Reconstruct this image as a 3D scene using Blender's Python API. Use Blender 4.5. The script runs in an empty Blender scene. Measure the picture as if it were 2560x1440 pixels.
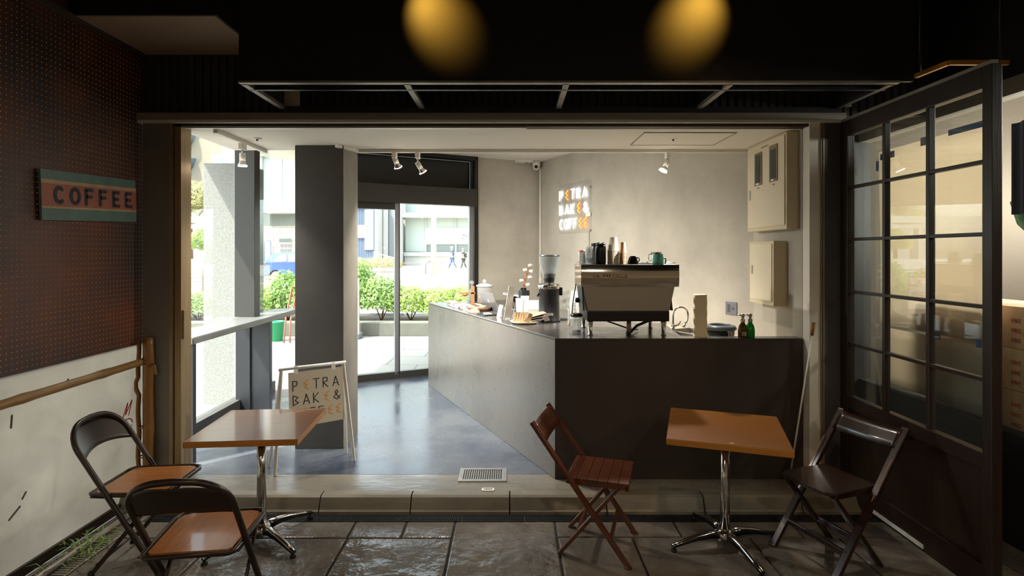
import bpy, bmesh, math, random
from mathutils import Vector, Matrix
random.seed(7)
C = bpy.context.scene
COL = C.collection
PI = math.pi

# ------------------------------------------------------------ camera
F = 1360.0; HC = 1.70; PX, PY = 1280.0, 632.0       # focal length in pixels of a 2560 px wide frame, eye height, level view axis
cam = bpy.data.cameras.new('camera'); camo = bpy.data.objects.new('camera', cam); COL.objects.link(camo)
camo.location = (0, 0, HC); camo.rotation_euler = (PI/2, 0, 0)
cam.sensor_width = 36; cam.lens = 36*F/2560; cam.shift_y = -(720-PY)/2560; cam.clip_start = .05; cam.clip_end = 400
C.camera = camo
def at(px, py, Y):                 # point at depth Y
    return Vector(((px-PX)/F*Y, Y, HC-(py-PY)/F*Y))
def onz(px, py, z):                # point on the horizontal plane z
    Y = (HC-z)*F/(py-PY); return Vector(((px-PX)/F*Y, Y, z))

# ------------------------------------------------------------ world, sun, exposure
w = bpy.data.worlds.new('world'); C.world = w; w.use_nodes = True
nt = w.node_tree; bg = nt.nodes['Background']
sky = nt.nodes.new('ShaderNodeTexSky'); sky.sky_type = 'NISHITA'; sky.sun_disc = False
sky.sun_elevation = math.radians(58); sky.sun_rotation = math.radians(250); sky.altitude = 0; sky.air_density = 1.0; sky.dust_density = 3.0
hs = nt.nodes.new('ShaderNodeHueSaturation'); hs.inputs['Saturation'].default_value = .4; nt.links.new(sky.outputs[0], hs.inputs['Color']); nt.links.new(hs.outputs[0], bg.inputs[0]); bg.inputs[1].default_value = 0.40
SUN = Vector((1, .85, -1.85)).normalized()
sl = bpy.data.lights.new('sun', 'SUN'); sl.energy = 4.0; sl.color = (1, .95, .86); sl.angle = math.radians(.6)
so = bpy.data.objects.new('sun', sl); COL.objects.link(so); so.rotation_euler = SUN.to_track_quat('-Z', 'Y').to_euler()
C.view_settings.view_transform = 'Standard'; C.view_settings.look = 'None'; C.view_settings.gamma = 1
C.view_settings.use_curve_mapping = False
C.view_settings.exposure = 1.55
C.cycles.max_bounces = 10; C.cycles.diffuse_bounces = 5; C.cycles.glossy_bounces = 4; C.cycles.transparent_max_bounces = 24
C.cycles.transmission_bounces = 6; C.cycles.sample_clamp_indirect = 6

def lamp(name, kind, loc, power, color, aim=None, size=.05, angle=None, blend=.5, parent=None):
    l = bpy.data.lights.new(name, kind); l.energy = power; l.color = color
    if kind == 'AREA': l.shape = 'DISK'; l.size = size
    else: l.shadow_soft_size = size
    if kind == 'SPOT': l.spot_size = math.radians(angle or 60); l.spot_blend = blend
    o = bpy.data.objects.new(name, l); COL.objects.link(o); o.location = loc
    if aim is not None: o.rotation_euler = (Vector(aim)-Vector(loc)).to_track_quat('-Z', 'Y').to_euler()
    if parent: o.parent = parent
    return o

# ------------------------------------------------------------ materials
def lin(c):
    if isinstance(c, str):
        c = [int(c[i:i+2], 16)/255 for i in (0, 2, 4)]
    return tuple((x/12.92 if x <= .04045 else ((x+.055)/1.055)**2.4) for x in c[:3])
def mat(name, col, rough=.5, metal=0, var=None, scale=6, stretch=(1,1,1), bump=0, bscale=40, coat=0, trans=None, emit=None, spec=.5, detail=6, rvar=0, sharp=(.3,.7)):
    m = bpy.data.materials.new(name); m.use_nodes = True
    N = m.node_tree.nodes; L = m.node_tree.links; p = N['Principled BSDF']
    c = lin(col)+(1,)
    p.inputs['Base Color'].default_value = c; p.inputs['Roughness'].default_value = rough; p.inputs['Metallic'].default_value = metal
    p.inputs['Specular IOR Level'].default_value = spec; p.inputs['Coat Weight'].default_value = coat; p.inputs['Coat Roughness'].default_value = .08
    if var or bump or rvar:
        tc = N.new('ShaderNodeTexCoord'); mp = N.new('ShaderNodeMapping'); mp.inputs['Scale'].default_value = stretch
        L.new(tc.outputs['Object'], mp.inputs[0])
    if var or rvar:
        n = N.new('ShaderNodeTexNoise'); n.inputs['Scale'].default_value = scale; n.inputs['Detail'].default_value = detail; n.inputs['Roughness'].default_value = .62
        L.new(mp.outputs[0], n.inputs['Vector'])
        r = N.new('ShaderNodeValToRGB'); r.color_ramp.elements[0].position = sharp[0]; r.color_ramp.elements[1].position = sharp[1]
        r.color_ramp.elements[0].color = c; r.color_ramp.elements[1].color = (lin(var)+(1,)) if var else c
        L.new(n.outputs[0], r.inputs[0])
        if var: L.new(r.outputs[0], p.inputs['Base Color'])
        if rvar:
            mr = N.new('ShaderNodeMapRange'); mr.inputs['To Min'].default_value = max(0, rough-rvar); mr.inputs['To Max'].default_value = min(1, rough+rvar)
            mr.inputs['From Min'].default_value = .3; mr.inputs['From Max'].default_value = .7
            L.new(n.outputs[0], mr.inputs[0]); L.new(mr.outputs[0], p.inputs['Roughness'])
    if bump:
        n2 = N.new('ShaderNodeTexNoise'); n2.inputs['Scale'].default_value = bscale; n2.inputs['Detail'].default_value = 5
        L.new(mp.outputs[0], n2.inputs['Vector'])
        b = N.new('ShaderNodeBump'); b.inputs['Strength'].default_value = bump; b.inputs['Distance'].default_value = 0.045 if name == 'stamped_slate' else .02
        L.new(n2.outputs[0], b.inputs['Height']); L.new(b.outputs[0], p.inputs['Normal'])
    if coat > .9: p.inputs['Coat IOR'].default_value = 2.3
    if emit:
        p.inputs['Emission Color'].default_value = lin(emit[0])+(1,); p.inputs['Emission Strength'].default_value = emit[1]
    if trans:
        t = N.new('ShaderNodeBsdfTranslucent'); t.inputs[0].default_value = lin(trans[0])+(1,)
        if var: L.new(r.outputs[0], t.inputs[0])
        mx = N.new('ShaderNodeMixShader'); mx.inputs[0].default_value = trans[1]
        L.new(p.outputs[0], mx.inputs[1]); L.new(t.outputs[0], mx.inputs[2]); L.new(mx.outputs[0], N['Material Output'].inputs[0])
    return m
def glassmat(name, tint='f4faf8', refl=1.0, haze=0, rough=0.0, ior=1.45):
    m = bpy.data.materials.new(name); m.use_nodes = True
    N = m.node_tree.nodes; L = m.node_tree.links; N.remove(N['Principled BSDF'])
    t = N.new('ShaderNodeBsdfTransparent'); t.inputs[0].default_value = lin(tint)+(1,)
    g = N.new('ShaderNodeBsdfGlossy'); g.inputs['Roughness'].default_value = rough; g.inputs[0].default_value = (refl,)*3+(1,)
    lw = N.new('ShaderNodeLayerWeight'); lw.inputs[0].default_value = .5          # Schlick reflectance, the same from both faces of the pane
    pw = N.new('ShaderNodeMath'); pw.operation = 'POWER'; pw.inputs[1].default_value = 5; L.new(lw.outputs['Facing'], pw.inputs[0])
    f = N.new('ShaderNodeMapRange'); f.inputs['To Min'].default_value = ((ior-1)/(ior+1))**2; f.inputs['To Max'].default_value = 1; L.new(pw.outputs[0], f.inputs[0])
    mx = N.new('ShaderNodeMixShader'); L.new(f.outputs[0], mx.inputs[0]); L.new(t.outputs[0], mx.inputs[1]); L.new(g.outputs[0], mx.inputs[2])
    out = mx
    if haze:
        d = N.new('ShaderNodeBsdfDiffuse'); d.inputs[0].default_value = (.8,.8,.78,1)
        m2 = N.new('ShaderNodeMixShader'); m2.inputs[0].default_value = haze
        L.new(mx.outputs[0], m2.inputs[1]); L.new(d.outputs[0], m2.inputs[2]); out = m2
    L.new(out.outputs[0], N['Material Output'].inputs[0]); return m
def wood(name, a, b, rough=.4, scale=3, axis=0, coat=0, stretch=14, bump=.05):
    s = [stretch]*3; s[axis] = 1
    return mat(name, a, rough, var=b, scale=scale, stretch=tuple(s), bump=bump, bscale=scale*2.5, coat=coat)

M = dict(
 black=mat('matte_black', '15130f', .6, var='1c1916', scale=3, bump=.03),
 ceilblack=mat('ceiling_black', '100e0c', .8),
 fascia=mat('fascia_black', '2c2620', .5, var='241f1a', scale=2, spec=.3),
 iron=mat('painted_iron', '3a3a3e', .35, metal=.3),
 galv=mat('pale_steel', 'a39c91', .4, metal=.4, var='857f75', scale=9),
 corr=mat('corrugated_black', '3d3b3f', .45, metal=.2),
 header=mat('header_paint', '8a8175', .4, metal=.1, var='9a9083', scale=5, stretch=(1,8,8)),
 gold=mat('bronze_trim', 'a68c66', .42, metal=.35, var='8f7755', scale=4, stretch=(8,8,.5)),
 greywall=mat('grey_plaster', 'bab3a6', .85, var='a39c90', scale=1.6, bump=.06, bscale=7, detail=9, sharp=(.35,.68)),
 whiteceil=mat('white_ceiling_paint', 'e6dfd3', .8),
 colpaint=mat('charcoal_plaster', '474442', .6, var='504d4a', scale=3, bump=.06, bscale=10),
 collit=mat('lit_trowelled_plaster', '6e6a63', .55, var='8a847a', scale=3, stretch=(1,1,.6), bump=.1, bscale=8),
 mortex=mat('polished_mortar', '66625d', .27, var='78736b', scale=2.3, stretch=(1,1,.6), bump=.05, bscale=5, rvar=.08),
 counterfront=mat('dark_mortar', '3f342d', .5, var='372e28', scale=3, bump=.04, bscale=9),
 countertop=mat('dark_worktop', '4a4644', .22, var='423f3e', scale=5, rvar=.06),
 concfloor=mat('polished_concrete_floor', '353c48', .24, var='5f6268', scale=1.3, detail=10, bump=.05, bscale=4, rvar=.12, sharp=(.38,.64)),
 threshold=mat('mortar_threshold', '7d766a', .26, var='5f5b54', scale=3, stretch=(1,2.5,1), bump=.12, bscale=12, rvar=.12),
 curb=mat('concrete_curb', '7f7767', .42, var='6a6357', scale=3, bump=.08, bscale=14, rvar=.1),
 slate=mat('stamped_slate', '746c62', .24, var='4f4943', scale=2.6, bump=1.0, bscale=3.6, detail=12, rvar=.1),
 grout=mat('dark_grout', '2a2724', .8),
 chrome=mat('chrome', 'd8d6d2', .12, metal=1),
 steel=mat('brushed_steel', 'b9b5ae', .28, metal=1),
 mirror=mat('polished_stainless', 'd2cec6', .06, metal=1),
 darksteel=mat('dark_grating_steel', '45484c', .4, metal=.8),
 brownsteel=mat('brown_enamel_steel', '2c221c', .3, metal=.2, var='36291f', scale=8),
 blackplastic=mat('black_plastic', '121214', .3),
 rubber=mat('black_rubber', '0f0f0f', .7),
 tabletop=wood('laminate_table_top', '8a5416', '7e4b14', .3, 1.6, 0, coat=1, stretch=9, bump=0),
 edgewood=wood('table_edge_wood', 'b5782c', 'a0651f', .4, 3, 0, stretch=6),
 seatwood=wood('seat_plywood', 'ac6c2a', '90541d', .3, 3, 0, coat=.5),
 redwood=wood('reddish_folding_chair_wood', '62331a', '42200f', .33, 4, 2, coat=.3),
 oldwood=wood('worn_dark_chair_wood', '301a12', '1b0d08', .28, 4, 2, coat=.4),
 wearwood=mat('worn_edge_wood', '8a5a2a', .6),
 doorwood=wood('dark_brown_door_wood', '33221a', '261812', .4, 3, 2),
 bamboo=mat('old_bamboo', '9a7644', .45, var='7a5a30', scale=5, stretch=(4,1,4), bump=.05),
 bamboopost=mat('bamboo_post_skin', '96692f', .42, var='70481c', scale=5, stretch=(3,3,.6), bump=.1, bscale=10),
 rope=mat('hemp_rope', '8a6a3e', .9, bump=.4, bscale=90),
 granite=mat('granite_cladding', '96938e', .6, var='7c7975', scale=55, detail=4),
 whitepaint=mat('white_paint', 'e6e3dc', .45),
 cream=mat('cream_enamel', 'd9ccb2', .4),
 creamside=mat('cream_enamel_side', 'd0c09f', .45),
 paper=mat('white_paper', 'e6dccf', .8, trans=('e8dccc', .55)),
 kraft=mat('kraft_paper', 'a28a68', .8, var='937c5c', scale=12),
 card=mat('cardboard', 'c29c78', .85, var='b58f6b', scale=6),
 redink=mat('red_ink', 'a8383a', .7),
 bluetape=mat('blue_tape', '1f63a8', .6),
 clearglass=glassmat('clear_window_glass'),
 doorglass=glassmat('folding_door_glass', 'f6f7f4', 1.0, haze=.015, ior=1.55),
 hopperglass=glassmat('hopper_plastic', 'e6eaec', 1.0, haze=.05),
 clearplastic=glassmat('clear_plastic', 'eef2f4', 1.0, haze=.22),
 leaf=mat('hedge_leaf', '87a752', .5, var='bccb6c', scale=3, trans=('a8c850', .4)),
 leafdark=mat('shrub_leaf', '6f9650', .5, var='a6bd6a', scale=3, trans=('8abb4a', .4)),
 leafyellow=mat('golden_leaf', 'a8a672', .5, var='bdb784', scale=2, trans=('bcb888', .3)),
 twig=mat('brown_twig', '5d3d24', .8),
 neonwhite=mat('white_neon', 'ffffff', .4, emit=('eaf2ff', 2.2)),
 neonorange=mat('orange_neon', 'ff9a10', .4, emit=('ff7a08', 1.5)),
 ink=mat('navy_ink', '33343f', .7),
 orangeink=mat('orange_ink', 'e8962c', .7),
 bulb=mat('lamp_lens', 'fff4dd', .3, emit=('fff0d8', 40)),
)

# ------------------------------------------------------------ mesh builder
class MB:
    def __init__(s): s.bm = bmesh.new()
    def _xf(s, vs, loc=None, rot=None):
        if rot is not None: bmesh.ops.transform(s.bm, matrix=rot.to_4x4(), verts=vs)
        if loc is not None: bmesh.ops.translate(s.bm, vec=Vector(loc), verts=vs)
        return s
    def box(s, x0, x1, y0, y1, z0, z1, bev=0, rz=0, rot=None, seg=2):
        r = bmesh.ops.create_cube(s.bm, size=1); vs = r['verts']
        for v in vs: v.co = Vector(((x1-x0)*v.co.x, (y1-y0)*v.co.y, (z1-z0)*v.co.z))
        if bev:
            es = list({e for v in vs for e in v.link_edges})
            o = bmesh.ops.bevel(s.bm, geom=es, offset=min(bev, .49*min(x1-x0, y1-y0, z1-z0)), segments=seg, affect='EDGES', profile=.6)
            vs = list({v for f in o['faces'] for v in f.verts} | {v for v in vs if v.is_valid})
        if rz: rot = Matrix.Rotation(rz, 3, 'Z')
        s.last = vs
        return s._xf(vs, ((x0+x1)/2, (y0+y1)/2, (z0+z1)/2), rot)
    def bar(s, a, b, w, h, bev=0, up=(0,0,1), seg=2):          # rectangular bar from a to b, w across, h along 'up'
        a, b = Vector(a), Vector(b); d = b-a; L = d.length; x = d.normalized()
        u = Vector(up); y = u.cross(x)
        if y.length < 1e-4: y = Vector((0,1,0)).cross(x)
        y.normalize(); z = x.cross(y)
        s.box(0, L, -w/2, w/2, -h/2, h/2, bev, seg=seg); vs = s.last
        m = Matrix((x, y, z)).transposed().to_4x4(); m.translation = a
        bmesh.ops.transform(s.bm, matrix=m, verts=vs); return s
    def cyl(s, a, b, r0, r1=None, n=16, cap=True):
        a, b = Vector(a), Vector(b); d = b-a; r1 = r0 if r1 is None else r1
        o = bmesh.ops.create_cone(s.bm, cap_ends=cap, segments=n, radius1=r0, radius2=r1, depth=d.length)
        q = d.to_track_quat('Z', 'Y').to_matrix()
        for f in {f for v in o['verts'] for f in v.link_faces}:
            if len(f.verts) == 4: f.smooth = True
        return s._xf(o['verts'], (a+b)/2, q)
    def sph(s, c, r, n=12, sc=(1,1,1)):
        o = bmesh.ops.create_uvsphere(s.bm, u_segments=n*2, v_segments=n, radius=r)
        for v in o['verts']: v.co = Vector((v.co.x*sc[0], v.co.y*sc[1], v.co.z*sc[2]))
        for f in {f for v in o['verts'] for f in v.link_faces}: f.smooth = True
        return s._xf(o['verts'], c)
    def lathe(s, prof, n=28, c=(0,0,0), cap0=False, cap1=False, smooth=True):
        rings = []
        for r, z in prof:
            rings.append([s.bm.verts.new((c[0]+r*math.cos(2*PI*i/n), c[1]+r*math.sin(2*PI*i/n), c[2]+z)) for i in range(n)])
        for A, B in zip(rings, rings[1:]):
            for i in range(n):
                f = s.bm.faces.new((A[i], A[(i+1)%n], B[(i+1)%n], B[i])); f.smooth = smooth
        if cap0: s.bm.faces.new(rings[0][::-1])
        if cap1: s.bm.faces.new(rings[-1])
        return s
    def tube(s, pts, r, n=8, closed=False, sx=1):
        pts = [Vector(p) for p in pts]; rings = []; N = len(pts)
        nrm = None
        for i, p in enumerate(pts):
            if closed: t = (pts[(i+1)%N]-pts[i-1]).normalized()
            else: t = (pts[min(i+1, N-1)]-pts[max(i-1, 0)]).normalized()
            if nrm is None:
                nrm = t.orthogonal().normalized()
            else:
                nrm = (nrm-t*nrm.dot(t)); nrm = nrm.normalized() if nrm.length > 1e-6 else t.orthogonal().normalized()
            b = t.cross(nrm); rr = r[i] if isinstance(r, (list, tuple)) else r
            rings.append([s.bm.verts.new(p+rr*(math.cos(2*PI*k/n)*nrm+sx*math.sin(2*PI*k/n)*b)) for k in range(n)])
        pairs = list(zip(rings, rings[1:]))+([(rings[-1], rings[0])] if closed else [])
        for A, B in pairs:
            for k in range(n):
                f = s.bm.faces.new((A[k], A[(k+1)%n], B[(k+1)%n], B[k])); f.smooth = True
        if not closed: s.bm.faces.new(rings[0][::-1]); s.bm.faces.new(rings[-1])
        return s
    def prism(s, pts, h, org=(0,0,0), U=(1,0,0), V=(0,1,0), bev=0):   # 2-D outline in the U,V plane pushed h along U x V
        U, V, O = Vector(U), Vector(V), Vector(org); N = U.cross(V).normalized()
        a = [s.bm.verts.new(O+U*p[0]+V*p[1]) for p in pts]; b = [s.bm.verts.new(O+U*p[0]+V*p[1]+N*h) for p in pts]
        n = len(pts); fs = [s.bm.faces.new(a[::-1]), s.bm.faces.new(b)]
        for i in range(n): fs.append(s.bm.faces.new((a[i], a[(i+1)%n], b[(i+1)%n], b[i])))
        if bev:
            es = list({e for f in fs for e in f.edges})
            bmesh.ops.bevel(s.bm, geom=es, offset=bev, segments=2, affect='EDGES')
        return s
    def quad(s, *p):
        s.bm.faces.new([s.bm.verts.new(Vector(q)) for q in p]); return s
    def grid(s, fn, nu, nv, thick=0, smooth=True):
        def g(off, flip):
            vs = [[s.bm.verts.new(fn(i/nu, j/nv, off)) for j in range(nv+1)] for i in range(nu+1)]
            for i in range(nu):
                for j in range(nv):
                    q = [vs[i][j], vs[i+1][j], vs[i+1][j+1], vs[i][j+1]]
                    f = s.bm.faces.new(q[::-1] if flip else q); f.smooth = smooth
            return vs
        A = g(0, False)
        if thick:
            B = g(thick, True)
            bd = [(i, 0) for i in range(nu)]+[(nu, j) for j in range(nv)]+[(i, nv) for i in range(nu, 0, -1)]+[(0, j) for j in range(nv, 0, -1)]
            for k in range(len(bd)):
                (a, b), (c, d) = bd[k], bd[(k+1)%len(bd)]
                s.bm.faces.new((A[a][b], B[a][b], B[c][d], A[c][d]))
        return s
    def ribbon(s, pts, wd, t, org, U, V):                     # flat stroke of width wd and thickness t standing on the U,V plane
        U, V, O = Vector(U), Vector(V), Vector(org); N = U.normalized().cross(V.normalized())
        P = [O+U*p[0]+V*p[1] for p in pts]
        for a, b in zip(P, P[1:]):
            if (b-a).length < 1e-6: continue
            s.bar(a+N*t/2, b+N*t/2, wd, t, up=N)
        for p in P: s.cyl(p, p+N*t*.97, wd/2, n=10)
        return s
    def obj(s, name, m, parent=None, loc=None, rz=0):
        me = bpy.data.meshes.new(name); bmesh.ops.recalc_face_normals(s.bm, faces=s.bm.faces[:]); s.bm.to_mesh(me); s.bm.free()
        o = bpy.data.objects.new(name, me); COL.objects.link(o); me.materials.append(M[m] if isinstance(m, str) else m)
        if parent: o.parent = parent
        if loc is not None: o.location = loc
        if rz: o.rotation_euler.z = rz
        return o
def thing(name, label, cat, loc=(0,0,0), rz=0, group=None):
    o = bpy.data.objects.new(name, None); COL.objects.link(o); o.location = loc; o.rotation_euler.z = rz; o.empty_display_size = .1
    return tag(o, label, cat, group)
def tag(o, label, cat, group=None):
    o['label'] = label; o['category'] = cat
    if group: o['group'] = group
    return o
def struct(o, label=None):
    o['kind'] = 'structure'
    if label: o['label'] = label
    return o
def dup(root, loc=None, rz=None, label=None):
    def cp(o, par):
        c = o.copy(); COL.objects.link(c); c.parent = par
        for ch in o.children: cp(ch, c)
        return c
    r = cp(root, root.parent)
    if loc is not None: r.location = loc
    if rz is not None: r.rotation_euler.z = rz
    if label: r['label'] = label
    return r
def arc(cx, cy, rx, ry, a0, a1, n=12):
    return [(cx+rx*math.cos(math.radians(a0+(a1-a0)*i/n)), cy+ry*math.sin(math.radians(a0+(a1-a0)*i/n))) for i in range(n+1)]
GL = {
 'P': [[(0,0),(0,1),(.5,.95),(.56,.72),(.42,.5),(0,.45)]], '~': [[(.7,1),(.12,.65),(.55,.52),(.2,.24),(.72,0)]],
 'T': [[(0,1),(.8,1)],[(.4,1),(.4,0)]], 'R': [[(0,0),(0,1),(.5,.98),(.58,.62),(0,.5),(.62,0)]],
 'A': [[(0,0),(.38,1),(.78,0)],[(.12,.3),(.64,.3)]], 'B': [[(0,0),(0,1),(.62,.78),(.25,.5),(.68,.22),(0,0)]],
 'K': [[(0,0),(0,1)],[(.62,1),(0,.45),(.64,0)]], '&': [[(.95,.38),(.5,0),(.05,.26),(.66,.8),(.45,1),(.22,.8),(.85,.05)]],
 'C': [arc(.4,.5,.36,.5,50,310)], 'O': [arc(.4,.5,.38,.5,0,360,20)], 'F': [[(0,0),(0,1),(.6,1)],[(0,.52),(.5,.52)]],
 'E': [[(.6,1),(0,1),(0,0),(.6,0)],[(0,.5),(.5,.5)]], 'L': [[(0,1),(0,0),(.6,0)]], 'M': [[(0,0),(0,1),(.4,.4),(.8,1),(.8,0)]],
 'Z': [[(0,1),(.65,1),(0,0),(.65,0)]], 'H': [[(0,0),(0,1)],[(.6,0),(.6,1)],[(0,.5),(.6,.5)]], 'm': [[(0,0),(0,.7),(.35,.7),(.35,0)],[(.35,.7),(.7,.7),(.7,0)]],
 '0': [arc(.3,.5,.28,.5,0,360,20)], 'N': [[(0,0),(0,1),(.6,0),(.6,1)]], 's': [[(.6,1),(.1,.8),(.6,.3),(.1,0)]], '-': [[(0,.5),(.5,.5)]],
}
def write(mb, text, org, U, V, h, adv, wd, t, skip=None, only=None, tube=False, sw=1):
    U, V, O = Vector(U).normalized(), Vector(V).normalized(), Vector(org)
    for i, ch in enumerate(text):
        if ch == ' ' or (skip and ch in skip) or (only and ch not in only): continue
        for st in GL[ch]:
            o = O+U*adv*i
            if tube: mb.tube([o+U*(p[0]*h*sw)+V*(p[1]*h) for p in st], wd/2, 6)
            else: mb.ribbon([(p[0]*h*sw, p[1]*h) for p in st], wd, t, o, U, V)
    return mb
def box(name, m, x0, x1, y0, y1, z0, z1, bev=0, parent=None):
    return MB().box(x0, x1, y0, y1, z0, z1, bev).obj(name, m, parent)
# ============================================================ SETTING: ground, passage, shop shell
S = .10                                                   # shop floor above the passage floor
YF = 3.80                                                 # plane of the shop front
# --- passage floor: stamped slate slabs on dark grout
struct(box('ground', 'grout', -2.62, 6, -4, 3.56, -.12, -.012), 'dark grout bed under the stamped slabs')
b = MB()
def slab(x0, x1, y0, y1): b.box(x0+.006, x1-.006, y0+.006, y1-.006, -.05, 0, .008)
for x0, x1 in ((-2.35,-1.62),(-1.62,-.985),(-.985,-.664),(-.664,-.358)): slab(x0, x1, 3.245, 3.445)
for x0, x1 in ((-2.35,-1.75),(-1.75,-.98),(-.98,-.358)): slab(x0, x1, 2.66, 3.245)
slab(-.358, .27, 2.62, 3.445)
for x0, x1 in ((.27,1.02),(1.02,1.75),(1.75,2.4),(2.4,3.4),(3.4,4.4),(4.4,6)): slab(x0, x1, 3.256, 3.445)
for x0, x1 in ((.27,.72),(.72,1.42),(1.42,1.95),(1.95,2.7),(2.7,3.5),(3.5,6)): slab(x0, x1, 2.62, 3.256)
for j in range(9):
    y1 = 2.62-.7*j; n = 9
    for i in range(n): slab(-2.35+i*.93, -2.35+(i+1)*.93, y1-.7, y1+(.04 if j == 0 and i < 2 else 0))
struct(b.obj('floor', 'slate'), 'stamped slate paving of the passage')
# --- curb between passage and shop
b = MB()
for x0, x1 in ((-2.6,-1.93),(-1.93,-1.262),(-1.262,-.664),(-.664,-.015),(-.015,.62),(.62,1.26),(1.26,1.9),(1.9,2.6),(2.6,3.6),(3.6,6)):
    pr = [(3.542,-.02),(3.545,.012),(3.556,.022),(3.572,.06),(3.585,.088),(3.6,.098),(3.62,S),(3.66,S),(3.66,-.02)]
    b.prism(pr, x1-x0-.008, (x0+.004,0,0), (0,1,0), (0,0,1))
struct(b.obj('step_curb', 'curb'), 'rounded concrete curb step')
box_ = box('threshold', 'threshold', -2.6, 2.2, 3.66, 3.93, -.02, S-.001); struct(box_, 'worn mortar threshold strip of the shop front')
e = MB(); e.prism([(-2.85,3.93),(2.2,3.93),(2.2,8.15),(.5,8.02),(-2.85,6.28)], .12, (0,0,-.02)); struct(e.obj('floor', 'concfloor'), 'polished dark concrete floor of the shop')
struct(box('floor', 'curb', 2.2, 6, 3.66, 8.4, -.02, S), 'floor of the neighbouring shop')
# --- strip drain with gratings
d = struct(box('drain_channel', 'grout', -2.35, 6, 3.45, 3.54, -.06, -.03), 'dark channel under the strip grating')
x = -2.33; first = None
while x < 2.5:
    g = thing('drain_grating', 'fine dark steel grating lying in the strip drain at the curb foot', 'drain grate', (x, 3.495, -.004), 0, 'gratings in the strip drain along the curb')
    b = MB()
    for k in range(7): b.box(.002, .396, -.042+k*.0137, -.038+k*.0137, -.012, 0)
    for k in range(34): b.box(.004+k*.0118, .0068+k*.0118, -.043, .043, -.012, -.001)
    if first is None: first = b.obj('grate_bars', 'darksteel', g)
    else:
        b.bm.free(); c = first.copy(); COL.objects.link(c); c.parent = g
    x += .402
# --- square floor drain in the shop
P = onz(1208, 1188, S)
g = thing('floor_drain', 'square slotted steel floor drain set in the shop threshold', 'floor drain', (P.x, P.y, S))
hw, hd = .17, .115
b = MB()
for a in ((-hw,hw,-hd,-hd+.03),(-hw,hw,hd-.03,hd),(-hw,-hw+.03,-hd+.03,hd-.03),(hw-.03,hw,-hd+.03,hd-.03)): b.box(*a, -.002, .008, .002)
b.obj('drain_frame', 'steel', g)
b = MB()
for k in range(18): b.box(-.134+k*.0157, -.1265+k*.0157, -.084, .084, 0, .006)
b.obj('drain_bars', 'steel', g)
MB().box(-.14, .14, -.087, .087, -.001, .001).obj('drain_pit', 'rubber', g)
P = onz(1220, 1225, S)
g = thing('floor_plate', 'small white rectangular metal plate with a dark slot near the floor drain', 'floor plate', (P.x, P.y, S))
MB().box(-.042, .042, -.02, .02, 0, .006, .002).obj('plate', 'whitepaint', g); MB().box(-.03, .03, -.005, .005, .006, .0075).obj('slot', 'blackplastic', g)

# --- passage shell
def pegmat():
    m = bpy.data.materials.new('rusty_pegboard'); m.use_nodes = True; N = m.node_tree.nodes; L = m.node_tree.links; p = N['Principled BSDF']
    tc = N.new('ShaderNodeTexCoord'); n = N.new('ShaderNodeTexNoise'); n.inputs['Scale'].default_value = 2.2; n.inputs['Detail'].default_value = 8
    L.new(tc.outputs['Object'], n.inputs['Vector'])
    r = N.new('ShaderNodeValToRGB'); e = r.color_ramp.elements; e[0].position = .35; e[0].color = lin('3a2a28')+(1,); e[1].position = .66; e[1].color = lin('6a3820')+(1,)
    L.new(n.outputs[0], r.inputs[0]); L.new(r.outputs[0], p.inputs['Base Color']); p.inputs['Roughness'].default_value = .5
    sp = N.new('ShaderNodeSeparateXYZ'); L.new(tc.outputs['Object'], sp.inputs[0])
    def frac(o):
        a = N.new('ShaderNodeMath'); a.operation = 'DIVIDE'; a.inputs[1].default_value = .03; L.new(o, a.inputs[0])
        f = N.new('ShaderNodeMath'); f.operation = 'FRACT'; L.new(a.outputs[0], f.inputs[0])
        s_ = N.new('ShaderNodeMath'); s_.operation = 'SUBTRACT'; s_.inputs[1].default_value = .5; L.new(f.outputs[0], s_.inputs[0])
        q = N.new('ShaderNodeMath'); q.operation = 'MULTIPLY'; L.new(s_.outputs[0], q.inputs[0]); L.new(s_.outputs[0], q.inputs[1]); return q.outputs[0]
    ad = N.new('ShaderNodeMath'); L.new(frac(sp.outputs['Y']), ad.inputs[0]); L.new(frac(sp.outputs['Z']), ad.inputs[1])
    ls = N.new('ShaderNodeMath'); ls.operation = 'LESS_THAN'; ls.inputs[1].default_value = .010; L.new(ad.outputs[0], ls.inputs[0])
    t = N.new('ShaderNodeBsdfTranslucent'); t.inputs[0].default_value = (.75,.45,.18,1)
    mx = N.new('ShaderNodeMixShader'); L.new(ls.outputs[0], mx.inputs[0]); L.new(p.outputs[0], mx.inputs[1]); L.new(t.outputs[0], mx.inputs[2])
    L.new(mx.outputs[0], N['Material Output'].inputs[0]); return m
M['peg'] = pegmat()
XL = -2.58
struct(box('wall_left', 'peg', XL-.012, XL, -4, 3.86, 1.068, 3.9), 'rust brown perforated wall cladding')
struct(box('baseboard_left', 'brownsteel', XL, XL+.018, -4, 3.72, .0, .055), 'dark steel angle at the foot of the plastic sheet')
def sheetmat():
    m = mat('milky_plastic_sheet', 'b4b2aa', .3, var='9a9890', scale=1.8, trans=('aeaca5', .5), detail=9)
    return m
M['sheet'] = sheetmat()
g = thing('plastic_sheet', 'scuffed milky white plastic sheet below the rust brown perforated wall', 'panel', (XL, 0, 0))
MB().box(-.006, 0, -4, 3.80, .02, 1.068).obj('sheet', 'sheet', g)
b = MB()   # red marker scribble and scuffs
b.ribbon([(0,0),(.05,.09),(.03,.02),(.09,.1),(.06,.01)], .009, .001, (0.001,3.60,.60), (0,1,0), (0,0,1))
b.ribbon(arc(.05,-.05,.045,.035,0,330), .008, .001, (0.001,3.60,.60), (0,1,0), (0,0,1))
b.obj('red_scribble', 'redink', g)
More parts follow.
